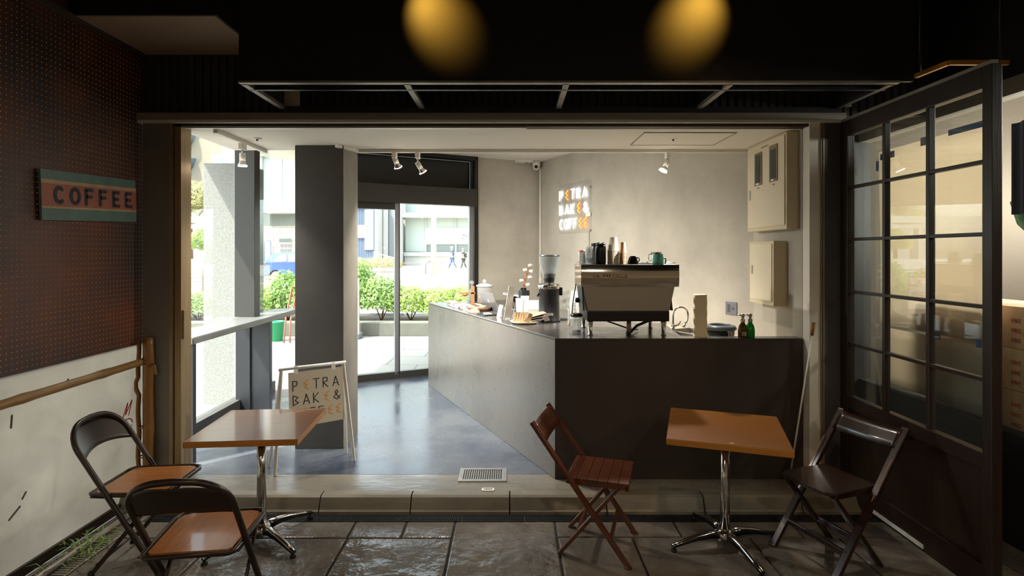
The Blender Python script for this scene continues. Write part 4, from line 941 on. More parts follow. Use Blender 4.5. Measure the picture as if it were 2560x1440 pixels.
# vase with cotton branch
p = Vector((.142, 6.45, ZC))
g = thing('black_vase', 'square black vase at the far corner of the counter', 'vase', p, .45)
b = MB(); b.box(-.05,.05,-.05,.05,0,.16,.004).lathe([(.03,.16),(.03,.185),(.034,.19)], 20); b.box(.05,.06,-.02,.02,.07,.15,.003).box(-.045,-.03,-.01,.01,.16,.19,.002); b.obj('vase', mat('vase_black', '1e2126', .35), g)
g = thing('cotton_branch', 'dried cotton branch with white bolls in the black vase', 'dried branch', p)
st = [(0,0,.10),(.0,0,.20),(.015,0,.27),(.035,0,.34),(.05,0,.41),(.07,0,.45)]
b = MB(); b.tube(st, [.006,.007,.007,.007,.006,.004], 6); 
for q in range(9): b.tube([st[1+q%4], (st[1+q%4][0]+.035*math.cos(q*2.1), .03*math.sin(q*2.1), st[1+q%4][2]+.03+.01*(q%3))], .004, 5)
b.obj('stem', mat('dry_brown', '8a5236', .8), g)
M['cotton'] = mat('cotton', 'e6dccd', .95)
for q, (x, z) in enumerate(((.075,.455),(.012,.40),(.085,.385),(.07,.315),(-.028,.275),(.045,.225))): 
    b = MB()
    for a in range(4): b.sph((x+.012*math.cos(a*PI/2+q), .012*math.sin(a*PI/2+q), z+.004*(a%2)), .017, 6)
    b.obj('cotton_boll', 'cotton', g)

# ============================================================ WALL THINGS
g = thing('wall_outlet', 'grey rectangular outlet plate on the plaster wall above the bucket', 'outlet', nw(NL-.0, 0, 0)); g.rotation_euler.z = TN
# place plate where the view ray through the outlet meets the neon wall
def ray_nw(px):                       # parameter along the neon wall under image column px
    k = (px-PX)/F; return (k*CR.y-CR.x)/(NU.x-k*NU.y)
def zat(py, Y): return HC-(py-PY)/F*Y
t0 = ray_nw(1829); q = nw(t0, 0, 0); g.location = (q.x, q.y, zat(771, q.y))
wl = (ray_nw(1843)-ray_nw(1815)); b = MB(); b.box(-wl/2, wl/2, -.008, 0, -.058, .058, .002); b.obj('plate', mat('outlet_grey', '6e6c74', .4), g)
MB().box(-wl*.32,-wl*.08,-.010,-.008,-.035,.035,.001).box(wl*.08,wl*.28,-.010,-.008,-.012,.012,.001).obj('sockets', mat('outlet_dark', '4a4a52', .4), g)
# neon sign
ta, tb_ = ray_nw(1402), ray_nw(1474)
g = thing('neon_sign', 'neon sign reading PETRA BAKE& COFFEE on the grey plaster wall', 'neon sign', (0,0,0))
wn = tb_-ta
for txt, yl in (('P~TRA', 503), ('BAK~&', 538), ('COFF~~', 574)):
    q = nw(ta, .02, 0); zz = zat(yl, q.y); hgt = 24/F*q.y
    org = Vector((q.x, q.y, zz))
    adv = wn/len(txt) if len(txt) == 6 else wn*1.02/len(txt)
    for i_, ch in enumerate(txt):
        b = MB(); write(b, ch, org+NU*adv*i_, NU, (0,0,1), hgt, adv, .0125, .01, tube=True, sw=.83)
        b.obj('neon_letter', 'neonorange' if ch == '~' else 'neonwhite', g)
q0 = nw(ta-.03, .006, 0); q1 = nw(tb_+.05, .006, 0)
b = MB(); b.bar((q0.x,q0.y,zat(525,q0.y)), (q1.x,q1.y,zat(525,q0.y)), .004, 1.10*110/F*q0.y, up=(0,0,1)); b.obj('acrylic_backing', glassmat('acrylic', 'ffffff', .12), g)
MB().cyl(nw(tb_+.03,.01,zat(470,nw(tb_,0,0).y)), nw(tb_+.03,.01,zat(466,nw(tb_,0,0).y)), .012).cyl(nw(tb_+.03,.01,zat(578,nw(tb_,0,0).y)), nw(tb_+.03,.01,zat(574,nw(tb_,0,0).y)), .012).obj('standoffs', 'steel', g)
qq = nw(tb_-.01, .014, zat(536, nw(tb_,0,0).y)); MB().box(-.05,.05,-.004,.004,-.025,.025).obj('driver_label', 'whitepaint', g, qq, TN)
qq = nw(tb_+.0, .006, 0); MB().cyl((qq.x,qq.y,1.2),(qq.x,qq.y,zat(578,qq.y)),.003).obj('power_cable', 'galv', g)
# meter box and lower box on the right wall
XW = 2.06
g = thing('meter_box', 'cream metal meter box with two dark windows high on the right wall', 'meter box', (XW, 0, 0))
x0 = 1.972-XW; ya, yb = 3.905, 4.553; za, zb2 = 1.872, 2.574
MB().box(x0, 0, ya, yb, za, zb2, .004).obj('cabinet', 'creamside', g)
MB().box(x0-.008, x0, ya+.02, yb-.02, za+.03, zb2-.02, .003).obj('door', 'cream', g)
for y in (4.02, 4.27):
    MB().box(x0-.014, x0-.008, y, y+.125, 2.235, 2.495 if y > 4.1 else 2.51, .002).obj('window_frame', mat('meter_frame', '7a6c54', .5), g)
    MB().box(x0-.016, x0-.013, y+.02, y+.105, 2.255, 2.475, .0).obj('meter_window', mat('meter_glass', '3b3d3e', .15), g)
    MB().box(x0-.0165, x0-.014, y+.05, y+.09, 2.24, 2.255).obj('label', 'whitepaint', g)
    MB().box(x0-.0092, x0-.008, y+.05, y+.08, 2.21, 2.218).obj('orange_note', 'redink', g)
MB().box(x0-.014, x0-.008, yb-.075, yb-.055, 2.13, 2.21, .004).obj('handle', 'steel', g)
b = MB()
for k in range(7): b.box(x0-.0092, x0-.008, 4.17+k*.018, 4.182+k*.018, 2.52, 2.532)
b.obj('caption', mat('caption_grey', '8a8478', .6), g)
g = thing('panel_box', 'smaller cream metal box below the meter box', 'panel box', (XW, 0, 0))
x0 = 1.958-XW
MB().box(x0, 0, 4.072, 4.483, 1.299, 1.79, .004).obj('cabinet', 'creamside', g); MB().box(x0-.006, x0, 4.095, 4.46, 1.33, 1.77, .002).obj('door', 'cream', g)
MB().box(x0-.012, x0-.006, 4.41, 4.43, 1.53, 1.60, .004).obj('handle', 'steel', g)
# security camera, conduit, wifi box
t_ = .05; q = nw(.07, .05, 0)
g = thing('security_camera', 'white dome security camera in the ceiling corner', 'camera', (q.x-.03, q.y-.03, ZH))
MB().lathe([(.0,0),(.06,0),(.06,-.05),(.05,-.07)], 24).sph((0,0,-.075),.052,10).obj('housing', 'whitepaint', g); MB().sph((-.005,-.045,-.085),.026,8).obj('lens', 'blackplastic', g)
q = nw(.06, .014, 0); g = thing('wall_conduit', 'thin white cable duct running down the wall corner', 'conduit', (q.x, q.y, 0)); MB().box(-.012,.012,-.008,.008,1.02,ZH-.08,.003, rz=TN).obj('duct', 'whitepaint', g); MB().box(-.018,.018,-.012,.012,1.28,1.34,.003,rz=TN).obj('joint_box', 'whitepaint', g)
q = bw(UC-.30, .10, ZH); g = thing('wifi_unit', 'flat white access point on the ceiling near the corner camera', 'access point', q, TH); MB().box(-.11,.11,-.07,.07,-.035,0,.012).obj('unit', 'whitepaint', g); MB().box(.02,.06,-.03,.03,-.04,-.035,.001).obj('vent', mat('vent_dark', '77726a', .5), g)

# ============================================================ TRACK LIGHTS
g = thing('lighting_track', 'white lighting track running front to back on the low ceiling', 'lighting track', (-2.10, 0, ZL)); MB().box(-.016,.016,3.85,4.64,-.03,0,.002).obj('track', 'whitepaint', g)
g = thing('lighting_track', 'white lighting track along the far edge of the low ceiling', 'lighting track', (0, 4.63, ZL)); MB().box(-1.33,2.0,-.016,.016,-.026,0,.002).obj('track', 'whitepaint', g)
g = thing('lighting_track', 'short white lighting track beside the column top', 'lighting track', (0, 0, ZL)); MB().bar((-1.42,4.40,-.012),(-1.30,4.64,-.012),.03,.026).obj('track', 'whitepaint', g)
def spot(label, x, y, drop, aim, pw):
    a = Vector(aim).normalized()
    g = thing('spotlight', label, 'spotlight', (x, y, ZL-.026), 0, 'track spotlights')
    MB().box(-.018,.018,-.035,.035,-.05,0,.005).obj('adapter', 'whitepaint', g); MB().cyl((0,0,-.05),(0,0,-drop),.007).obj('stem', 'steel', g)
    p = Vector((0,0,-drop))
    MB().cyl(p-a*.01, p+a*.05, .022, n=18).obj('socket', 'whitepaint', g)
    MB().cyl(p+a*.05, p+a*.095, .018, .036, 24, cap=False).obj('reflector', 'chrome', g); MB().cyl(p+a*.085, p+a*.093, .033, n=24).obj('lens', 'bulb', g)
    q = Vector((x, y, ZL-.026))+p+a*.11
    lamp('spot_lamp', 'SPOT', q, pw, (1, .94, .84), q+a, .035, 140 if pw > 40 else 100, .9)
spot('white track spotlight pointing straight down near the left glazing', -2.10, 4.24, .085, (0,0,-1), 35)
spot('white track spotlight nearest the column top, half hidden under the track', -1.0, 4.63, .045, (.25,.5,-.8), 90)
spot('white track spotlight with the bent arm beside the column', -.803, 4.63, .09, (.45,.4,-.8), 90)
spot('white track spotlight in front of the blank plaster wall', 1.325, 4.63, .075, (-.45,-.1,-.85), 60)

# ============================================================ A-BOARD
fl, fr = Vector((-1.70,3.90,S)), Vector((-1.21,4.177,S)); tl_, tr_ = Vector((-1.69,3.985,.845)), Vector((-1.318,4.245,.845))
g = thing('easel_sign', 'white easel with a hanging cream board reading PETRA BAKE& in front of the column', 'sign', (0,0,0))
u = (tr_-tl_).normalized(); n = Vector((u.y, -u.x, 0))
for a, c in ((fl, tl_), (fr, tr_)):
    MB().bar(a, c, .022, .016, .003, up=(0,1,0)).obj('front_leg', 'whitepaint', g)
    r = a-n*.19; MB().bar(Vector((r.x, r.y, S)), c, .020, .014, .003, up=(0,1,0)).obj('rear_leg', 'whitepaint', g)
MB().cyl(tl_-u*.02, tr_+u*.02, .012, n=14).obj('top_bar', 'whitepaint', g)
for f in (.22, .83):
    c = tl_.lerp(tr_, f); MB().bar(c+n*.004+Vector((0,0,.016)), c+n*.012-Vector((0,0,.045)), .030, .006, .001, up=n).obj('hook', 'whitepaint', g)
b0 = tl_.lerp(tr_, .10)+n*.012; b1 = tl_.lerp(tr_, .985)+n*.012; bwid = (b1-b0).length; lean = (n*.04+Vector((0,0,-.40))).normalized()
# board
bm_ = MB(); org = b0-Vector((0,0,.030))+lean*.40
bm_.prism([(0,0),(bwid,0),(bwid,.40),(0,.40)], -.006, org, u, -lean); bm_.obj('board', mat('cream_board', 'cbbfa9', .7), g)
nn = u.cross(-lean).normalized(); off = org+nn*.0005
for txt, row in (('P~TRA', 2), ('BAK~&', 1), ('COFF~~', 0)):
    adv = bwid*.86/len(txt)*1.06
    for i_, ch in enumerate(txt):
        b = MB(); write(b, ch, off+u*(.03+adv*i_)-lean*(.055+.105*row), u, -lean, .07, adv, .0065, .0008, sw=.8); b.obj('board_letter', 'orangeink' if ch == '~' else 'ink', g)
# ============================================================ OUTDOORS
def brickmat(name, a, b, mortar, sx, sy, msize=.01, rough=.7):
    m = bpy.data.materials.new(name); m.use_nodes = True; N = m.node_tree.nodes; L = m.node_tree.links; p = N['Principled BSDF']
    tc = N.new('ShaderNodeTexCoord'); br = N.new('ShaderNodeTexBrick'); br.inputs['Color1'].default_value = lin(a)+(1,); br.inputs['Color2'].default_value = lin(b)+(1,); br.inputs['Mortar'].default_value = lin(mortar)+(1,)
    br.inputs['Scale'].default_value = 1; br.inputs['Brick Width'].default_value = sx; br.inputs['Row Height'].default_value = sy; br.inputs['Mortar Size'].default_value = msize
    L.new(tc.outputs['Object'], br.inputs['Vector']); L.new(br.outputs[0], p.inputs['Base Color']); p.inputs['Roughness'].default_value = rough; return m, N, L, tc, br
M['paving'] = brickmat('street_paving', '918c86', '8a8680', '6c6864', .9, .6, .012)[0]
m_, N_, L_n, tc_, br_ = brickmat('white_wall_tiles', 'c9c6bf', 'c2bfb8', 'a59a8b', 1.1, .55, .02)
mp_ = N_.new('ShaderNodeMapping'); mp_.inputs['Rotation'].default_value = (PI/2, 0, 0); L_n.new(tc_.outputs['Object'], mp_.inputs[0]); L_n.new(mp_.outputs[0], br_.inputs['Vector']); M['tilewall'] = m_
M['asphalt'] = mat('sunny_asphalt', '857a73', .9, var='7b7068', scale=.8)
M['farwhite'] = mat('street_white', 'b9b9b5', .6); M['farbeige'] = mat('apartment_beige', '9d9180', .8, var='958975', scale=.3)
M['fargrey'] = mat('street_grey', '7f8387', .6); M['balc'] = mat('balcony_grey', '5f6670', .6); M['greenglass'] = mat('pale_green_glass', 'b3bdb6', .3)
M['shade'] = mat('roller_shade', 'c9cdcb', .6); M['darkglass'] = mat('dark_shop_glass', '7a827e', .2); M['navybar'] = mat('navy_louver', '7482a0', .5)  # glass and louver colours paled to stand in for street haze
e = MB(); e.prism([(-40,-6),(-2.8,-6),(-2.8,6.3),(.5,8.05),(2.2,8.2),(12,8.2),(12,13.2),(-40,13.2)], .1, (0,0,-.004)); struct(e.obj('pavement', 'paving'), 'pale stone pavement outside the shop')
e = MB(); e.prism([(12.9,-.2),(12.9,.0),(20,.02),(31.6,.26),(31.6,-.2)], 90, (-60,0,0), (0,1,0), (0,0,1)); struct(e.obj('road', 'asphalt'), 'sunny road')
e = MB(); e.prism([(31.6,-.2),(31.6,.36),(48,.62),(48,-.2)], 90, (-60,0,0), (0,1,0), (0,0,1)); struct(e.obj('sidewalk', mat('far_sidewalk', 'a89e94', .8)), 'opposite sidewalk')
e = MB(); e.prism([(20.4,.035),(20.6,.04),(20.6,.05),(20.4,.045)], 60, (-40,0,0), (0,1,0), (0,0,1)); struct(e.obj('road_marking', 'whitepaint'), 'white line on the road')
e = MB(); e.prism([(27,.172),(27.2,.176),(27.2,.19),(27,.186)], 60, (-40,0,0), (0,1,0), (0,0,1)); struct(e.obj('road_marking', 'whitepaint'), 'white line near the far kerb')
# planter
g = thing('planter_kerb', 'low grey stone planter kerb in front of the sunny hedge', 'planter', (0,0,0))
MB().box(-16, 3, 10.45, 10.75, .09, .36, .02).obj('front_stone', mat('planter_stone', '6d6b62', .8, var='5f5d54', scale=4), g); MB().box(-16, 3, 12.3, 12.6, .0, .34, .02).obj('rear_stone', 'fargrey', g)
MB().box(-16, 3, 10.75, 12.3, .05, .28).obj('soil', mat('soil', '4a3a2a', .9), g)
def bush(name, m, n, sz, seed):
    r = random.Random(seed); b = MB()
    for k in range(n):
        a = r.uniform(0, 2*PI); ph = math.acos(r.uniform(-.25, 1)); rad = r.uniform(.72, 1.06)*(1+.14*math.sin(3*a+seed)*math.sin(2*ph))
        c = Vector((math.cos(a)*math.sin(ph), math.sin(a)*math.sin(ph), math.cos(ph)))*rad
        d = (c.normalized()+Vector((r.uniform(-.8,.8), r.uniform(-.8,.8), r.uniform(-.3,1)))).normalized()
        t = d.cross(Vector((r.uniform(-1,1), r.uniform(-1,1), r.uniform(-1,1)))).normalized(); s_ = sz*r.uniform(.7,1.3)
        u = t*s_; v = d.cross(t)*s_*.45
        vs = [b.bm.verts.new(c-u*.9), b.bm.verts.new(c+v), b.bm.verts.new(c+u), b.bm.verts.new(c-v)]; b.bm.faces.new(vs)
    me_o = b.obj(name, m); return me_o
def bushthing(proto, label, x, y, sx, sy, h, z0=.25, cat='shrub', group=None, stem=True):
    g = thing('shrub', label, cat, (x, y, z0), random.uniform(0, 6), group)
    c = proto.copy(); COL.objects.link(c); c.parent = g; c.scale = (sx, sy, h*.55); c.location = (0,0,h*.42); c.name = 'foliage'
    if stem:
        b = MB()
        for k in range(5): b.cyl((0,0,-.02), (sx*.5*math.cos(k*1.3), sy*.5*math.sin(k*1.3), h*.55), .012, .006, 6)
        b.obj('stems', 'twig', g)
    return g
protoA = bush('foliage', 'leaf', 2600, .075, 1); protoB = bush('foliage', 'leafdark', 2300, .085, 2); protoC = bush('foliage', 'leafyellow', 2600, .06, 3)
names = ['farthest left', 'second from the left', 'third from the left', 'low one beside the granite pillar', 'behind the mullion', 'tall one left of the column', 'tall one beside the column', 'tall one at the left edge of the sliding door', 'behind the sliding door leaf', 'right of the door stile', 'middle of the right pane', 'by the counter end', 'half hidden by the counter', 'fully right']
for i, (x, h) in enumerate(((-8.3,.62),(-7.4,.6),(-6.6,.62),(-6.0,.6),(-5.3,.75),(-4.75,1.05),(-4.1,1.1),(-3.35,1.30),(-2.75,.95),(-2.15,.74),(-1.5,.72),(-.95,.76),(-.3,.72),(.4,.7))):
    bushthing((protoB if 4 < i < 9 or i < 3 else protoA), 'sunny green planter shrub, '+names[i], x, 11.45+.1*(i%2), .47, .52, h, .27, group='shrubs in the planter')
for i, x in enumerate((-10.0,-9.2,-8.5,-7.9)): bushthing(protoC, 'golden clipped shrub across the road, '+('first','second','third','fourth')[i]+' from the left', x, 36, .62, .7, 1.0, .42, group='golden shrubs across the road', stem=False)
# trees left
def tree(label, x, y, z0, h, rcrown, proto, n=5):
    g = thing('street_tree', label, 'tree', (x, y, z0)); b = MB(); b.cyl((0,0,0),(0,0,h*.62),.16,.09,10)
    rr_ = random.Random(int(abs(x*10)))
    cs = []
    for k in range(n):
        a = k*2*PI/n; c = Vector((math.cos(a)*rcrown*.5, math.sin(a)*rcrown*.4, h*.62+rr_.uniform(-.1,.28)*h)); cs.append(c); b.cyl((0,0,h*.5), c, .06, .03, 6)
    b.obj('trunk', 'twig', g)
    for c in cs+[Vector((0,0,h*.85))]:
        f = proto.copy(); COL.objects.link(f); f.parent = g; f.location = c; f.scale = (rcrown*.62,)*2+(rcrown*.5,); f.name = 'crown'
tree('yellow green street tree seen left of the granite pillar', -23.6, 40, .5, 6.2, 2.4, protoC)
tree('lower leafy green tree behind the glass shelter', -19.4, 35, .4, 3.0, 1.5, protoA, 4)
protoA.hide_render = False
for pz, o in enumerate((protoA, protoB, protoC)): pass
# prototypes become real shrubs at the far left of the planter
for o, x in ((protoA, -9.1), (protoB, -9.9), (protoC, -10.8)):
    o.location = (x, 11.5, .55); o.scale = (.52,.55,.38); tag(o, 'planter shrub beyond the left jamb, %s' % {-9.1:'green one', -9.9:'dark green one', -10.8:'golden one'}[x], 'shrub', 'shrubs in the planter'); o.name = 'shrub'
# granite pillar
struct(MB().box(-3.25, -2.83, 5.73, 6.2, .05, 2.644, .004).obj('pillar', 'granite'), 'free standing granite pillar outside the glazing')
# white tiled objects by the planter
g = thing('standing_board', 'pale pink framed standing board beside the column at the planter', 'sign board', (-3.02, 10.2, .096)); MB().box(-.16,.16,-.02,.02,.1,1.13,.01).obj('frame', mat('pale_pink', 'b89a90', .6), g); MB().box(-.11,.11,-.025,-.02,.2,1.06).obj('face', 'whitepaint', g); MB().box(-.18,.18,-.15,.15,0,.1,.01).obj('foot', 'fargrey', g)
g = thing('copper_easel', 'coppery open metal easel frame by the planter behind the bar', 'easel', (-4.05, 9.7, .096))
M['copper'] = mat('copper_paint', 'b0705a', .5)
MB().tube([(-.02,0,0),(.02,0,.45),(.13,0,1.0),(.22,0,1.02),(.22,0,.95),(.10,0,.4),(.09,0,0)], .016, 8).obj('front_loop', 'copper', g); MB().cyl((.15,.0,.9),(.1,.35,0),.014,n=8).obj('rear_leg', 'copper', g)
g = thing('green_bucket', 'green plastic bucket beside the coppery easel', 'bucket', (-4.28, 9.9, .096)); MB().lathe([(0,0),(.10,0),(.13,.34),(.14,.34),(.14,.36),(.125,.36),(.10,.01)], 24).obj('bucket', mat('green_plastic', '2e9a66', .5), g)
g = thing('teal_bag', 'teal plastic bag under the shrubs left of the granite pillar', 'bag', (-5.35, 9.9, .096)); MB().sph((0,0,.2),.2,8,(1,.8,1)).lathe([(.1,.36),(.03,.44),(.06,.5)],12).obj('bag', mat('teal_plastic', '2f9a90', .5), g)
# near guard rail
g = thing('guard_rail', 'brown four bar guard rail on the near side of the road', 'guard rail', (0, 22, 0)); M['railb'] = mat('rail_brown', '6a5c52', .5)
for k in range(4): MB().box(-17, -10.0, -.02, .02, .52+k*.16, .545+k*.16).obj('rail_bar', 'railb', g)
for x in (-16.5,-14.5,-12.5,-10.1): MB().box(x-.03,x+.03,-.03,.03,0.05,1.03).obj('post', 'railb', g)
# far railing
M['railg'] = mat('rail_taupe', '857a70', .5)
for k, x in enumerate((-14.4, -11.0, -7.6, -4.2, -.8)):
    g = thing('street_railing', 'taupe pedestrian railing across the road, section %s' % ('left of the column', 'behind the column', 'by the golden shrubs', 'in front of the walking people', 'hidden by the counter wall')[k], 'railing', (x, 32, .36), 0, 'railing sections across the road')
    MB().box(0,3.4,-.02,.02,.72,.76).box(0,3.4,-.02,.02,.08,.11).obj('rails', 'railg', g); MB().box(-.03,.03,-.03,.03,0,.80).obj('post', 'railg', g)
    b = MB()
    for q in range(1, 22): b.box(q*.155-.008, q*.155+.008, -.01, .01, .1, .73)
    b.obj('balusters', 'railg', g)
g = thing('street_pole', 'thick white pole standing at the far kerb', 'pole', (-4.75, 33, .38)); MB().cyl((0,0,0),(0,0,9),.17,.16,20).obj('shaft', 'farwhite', g); MB().tube([(-.5,0,0),(-.5,0,.55),(-.4,0,.75),(-.15,0,.85)], .04, 8).obj('guard_hoop', 'railg', g)
# --- buildings
def fb(g, name, m, x0, x1, y0, y1, z0, z1): return MB().box(x0, x1, y0, y1, z0, z1).obj(name, m, g)
g = thing('corner_building', 'white building with a cantilevered glass box across the road', 'building', (0,0,0))
fb(g, 'tiled_wall', 'tilewall', -24, -13.2, 46.4, 50, .3, 4.0)
fb(g, 'window_strip', 'darkglass', -23, -13.2, 46.2, 50, 4.0, 5.0)
fb(g, 'soffit_band', 'farwhite', -22, -13.0, 44.5, 50, 5.0, 5.6)
fb(g, 'glass_box', 'greenglass', -20.6, -13.2, 44.8, 50, 5.6, 9.6); fb(g, 'box_frame', 'farwhite', -21.0, -20.5, 44.6, 50, 5.0, 9.8)
fb(g, 'box_top', 'farwhite', -21.0, -13.0, 44.4, 50, 9.6, 10.0); fb(g, 'mullion', 'farwhite', -19.0, -18.9, 44.7, 44.8, 5.6, 9.6)
fb(g, 'rear_mass', 'farwhite', -26, -12, 50, 56, .3, 12.5)
g = thing('poster_board', 'dark headed poster board on the white tiled wall', 'poster board', (0,0,0)); fb(g, 'board', 'farwhite', -19.8, -18.8, 46.30, 46.38, 1.25, 2.9); fb(g, 'header', 'darkglass', -19.8, -18.8, 46.26, 46.30, 2.6, 2.9)
b = MB()
for i in range(3):
    for j in range(3): b.box(-19.7+.32*i, -19.45+.32*i, 46.27, 46.30, 1.35+.4*j, 1.65+.4*j)
b.obj('notices', mat('notice_mix', '8f8a88', .7), g)
g = thing('arch_sign', 'narrow arched sign stand next to the poster board', 'sign', (0,0,0)); MB().tube([(-20.95,46,.9),(-20.95,46,2.6),(-20.8,46,2.75),(-20.55,46,2.75),(-20.4,46,2.6),(-20.4,46,.9)], .05, 8).obj('frame', 'navybar', g); fb(g, 'face', 'farwhite', -20.9, -20.45, 46.0, 46.03, 1.0, 2.6)
# louvre sign tower
g = thing('louver_tower', 'blue and white louvre screen with white sign panels', 'sign tower', (0,0,0))
fb(g, 'backing', 'farwhite', -12.75, -10.95, 44.3, 46, .6, 6.2)
for k in range(19):
    x = -12.6+k*.075
    fb(g, 'louver', 'navybar', x, x+.035, 44.2, 44.3, 1.2, 6.0)
fb(g, 'sign_panel', 'farwhite', -12.65, -11.95, 44.08, 44.2, 2.9, 3.95); fb(g, 'sign_panel', 'farwhite', -11.95, -11.25, 44.08, 44.2, 1.95, 5.2); fb(g, 'sign_panel', 'farwhite', -12.65, -11.95, 44.08, 44.2, 5.3, 6.0)
b = MB(); write(b, '0', (-12.5, 44.08, 3.1), (1,0,0), (0,0,1), .62, .5, .06, -.02, sw=.6); write(b, 'TH', (-12.18, 44.08, 3.5), (1,0,0), (0,0,1), .14, .13, .02, -.02, sw=.8); b.obj('numeral', 'fargrey', g)
b = MB()
for k in range(4): b.tube([(-11.6+.2*math.cos(a*.6), 44.07, 3.3+.5*k+.16*math.sin(a*.6)) for a in range(9)], .02, 5)
b.obj('ornament', 'fargrey', g)
g = thing('glass_office', 'pale glass fronted building with white canopy and roller shades', 'building', (0,0,0))
fb(g, 'dark_bay', 'darkglass', -11.2, -9.6, 46.6, 48, .9, 8); fb(g, 'white_pier', 'farwhite', -10.9, -10.5, 46.0, 46.6, .9, 8); fb(g, 'grey_pier', 'fargrey', -10.45, -9.75, 46.2, 47, .9, 8); fb(g, 'white_pier', 'farwhite', -9.7, -9.4, 46.0, 47, .9, 8)
fb(g, 'base_wall', 'farwhite', -9.4, 8, 47.6, 50, .5, 1.42); fb(g, 'ledge', 'farwhite', -9.4, 8, 47.3, 50, 1.42, 1.75)
fb(g, 'lower_window', 'darkglass', -9.4, 8, 48, 50, 1.75, 2.45); fb(g, 'shade', 'shade', -7.6, 8, 47.9, 50, 2.45, 3.9); fb(g, 'open_window', 'greenglass', -9.4, -7.6, 47.95, 50, 1.8, 4.73)
fb(g, 'upper_window', 'greenglass', -7.6, 8, 48, 50, 3.9, 4.73); fb(g, 'canopy', 'farwhite', -9.8, 8, 46.4, 50, 4.73, 5.12); fb(g, 'second_floor_window', 'greenglass', -9.4, 8, 48, 50, 5.12, 9)
for x in (-7.65, -5.0, -2.6, 0, 2.6): fb(g, 'mullion', 'farwhite', x, x+.12, 47.85, 48, 1.75, 9)
fb(g, 'rear_mass', 'farwhite', -12, 12, 50, 58, .3, 14)
b = MB()
for (x, z, w_) in ((-4.35,3.2,.2),(-4.05,3.1,.12),(-3.8,3.15,.14),(-4.4,2.9,.12)): b.box(x, x+w_, 47.86, 47.9, z, z+.13)
b.obj('shade_print', 'fargrey', g)
# stair railing
g = thing('stair_railing', 'white sloping stair railing in front of the glass building', 'railing', (0,0,0))
b = MB(); b.bar((-11.1,43.5,1.75),(-8.9,43.5,1.15),.06,.07)
for k in range(12): x = -11.05+k*.19; z = 1.75-.6*(k*.19)/2.2; b.box(x, x+.05, 43.47, 43.53, z-.6, z)
b.obj('rail', 'farwhite', g)
g = thing('apartment_block', 'tall beige apartment block with curved dark balconies', 'building', (0,0,0))
fb(g, 'facade', 'farbeige', -53.0, -40, 90, 105, 0, 45); fb(g, 'side_wing', 'farwhite', -62, -53.0, 91, 105, 0, 45)
for k in range(9):
    z = 7.5+k*4.1; b = MB(); b.lathe([(2.4,0),(2.6,.3),(3.0,1.6),(2.9,1.6),(2.3,.05)], 24, (-55.2,90.6,z), cap0=True); b.obj('balcony', 'balc', g); fb(g, 'window', 'darkglass', -57, -53.8, 90.85, 91.0, z+1.9, z+3.7)
g = thing('blue_tower', 'pale blue grey office block behind the beige apartment block', 'building', (0,0,0)); fb(g, 'facade', mat('pale_blue_wall', '8fa6b8', .5), -47.5, -38, 86, 89.5, 0, 17.3); fb(g, 'top_floor', 'farwhite', -46.0, -38, 86.2, 89, 17.3, 20)
# shelter left
g = thing('glass_shelter', 'white beamed glass shelter left of the granite pillar', 'shelter', (0,0,0))
fb(g, 'roof_beam', 'farwhite', -26, -17.5, 32.5, 33, 3.15, 3.4); fb(g, 'upper_band', 'greenglass', -26, -17.5, 32.6, 32.9, 3.5, 3.9); fb(g, 'pillar_post', 'farwhite', -20.0, -19.7, 32.5, 32.9, .4, 3.15); fb(g, 'low_wall', 'shade', -26, -15.6, 30.5, 30.8, .25, 1.35)
fb(g, 'glass_end', 'greenglass', -20.6, -20.1, 32.6, 32.8, .4, 3.15)
# background mass closing the view to the right and left
g = thing('far_block', 'plain pale block closing the street on the far side', 'building', (0,0,0)); fb(g, 'facade', 'farwhite', -38, -26, 60, 70, 0, 9)

# --- car
g = thing('blue_car', 'blue hatchback car driving right on the far lane', 'car', (-13.7, 29.6, .16))
M['carblue'] = mat('car_blue', '3d5684', .25, coat=.6)
low = [(0.0,.35),(.02,.62),(.08,.98),(.35,1.06),(3.2,1.02),(3.9,.92),(4.35,.78),(4.42,.45),(4.38,.28)]
und = [(3.95,.28)]+[(3.55+.38*math.cos(math.radians(a)), .28+.38*math.sin(math.radians(a))) for a in range(20, 165, 24)]+[(3.15,.24),(1.2,.24)]+[(.82+.38*math.cos(math.radians(a)), .28+.38*math.sin(math.radians(a))) for a in range(20, 165, 24)]+[(.4,.28),(.1,.26)]
b = MB(); b.prism([(x, z) for x, z in low]+und, -1.72, (0,0,0), (1,0,0), (0,0,1), bev=.05); b.obj('body', 'carblue', g)
b = MB(); gh = [(.12,.98),(.45,1.38),(.62,1.52),(1.4,1.58),(2.3,1.53),(2.75,1.38),(3.25,1.0)]
va = [b.bm.verts.new((x, .03+.20*max(0,(z-1))/.5, z)) for x, z in gh]; vb = [b.bm.verts.new((x, 1.69-.20*max(0,(z-1))/.5, z)) for x, z in gh]
b.bm.faces.new(va); b.bm.faces.new(vb[::-1])
for i in range(len(gh)): b.bm.faces.new((va[i], va[(i+1)%7], vb[(i+1)%7], vb[i]))
b.obj('cabin', 'carblue', g)
def yw(z): return .03+.20*max(0,(z-1))/.5-.012
for nm, pl in (('rear_side_window', [(.75,1.06),(.72,1.14),(1.0,1.40),(1.35,1.46),(1.42,1.06)]), ('front_side_window', [(1.5,1.06),(1.45,1.46),(2.2,1.43),(2.55,1.3),(2.9,1.06)])):
    b = MB(); b.bm.faces.new([b.bm.verts.new((x, yw(z), z)) for x, z in pl]); b.obj(nm, 'darkglass', g)
    b = MB(); b.tube([(x, yw(z)-.004, z) for x, z in pl], .014, 5, closed=True); b.obj('window_trim', 'chrome', g)
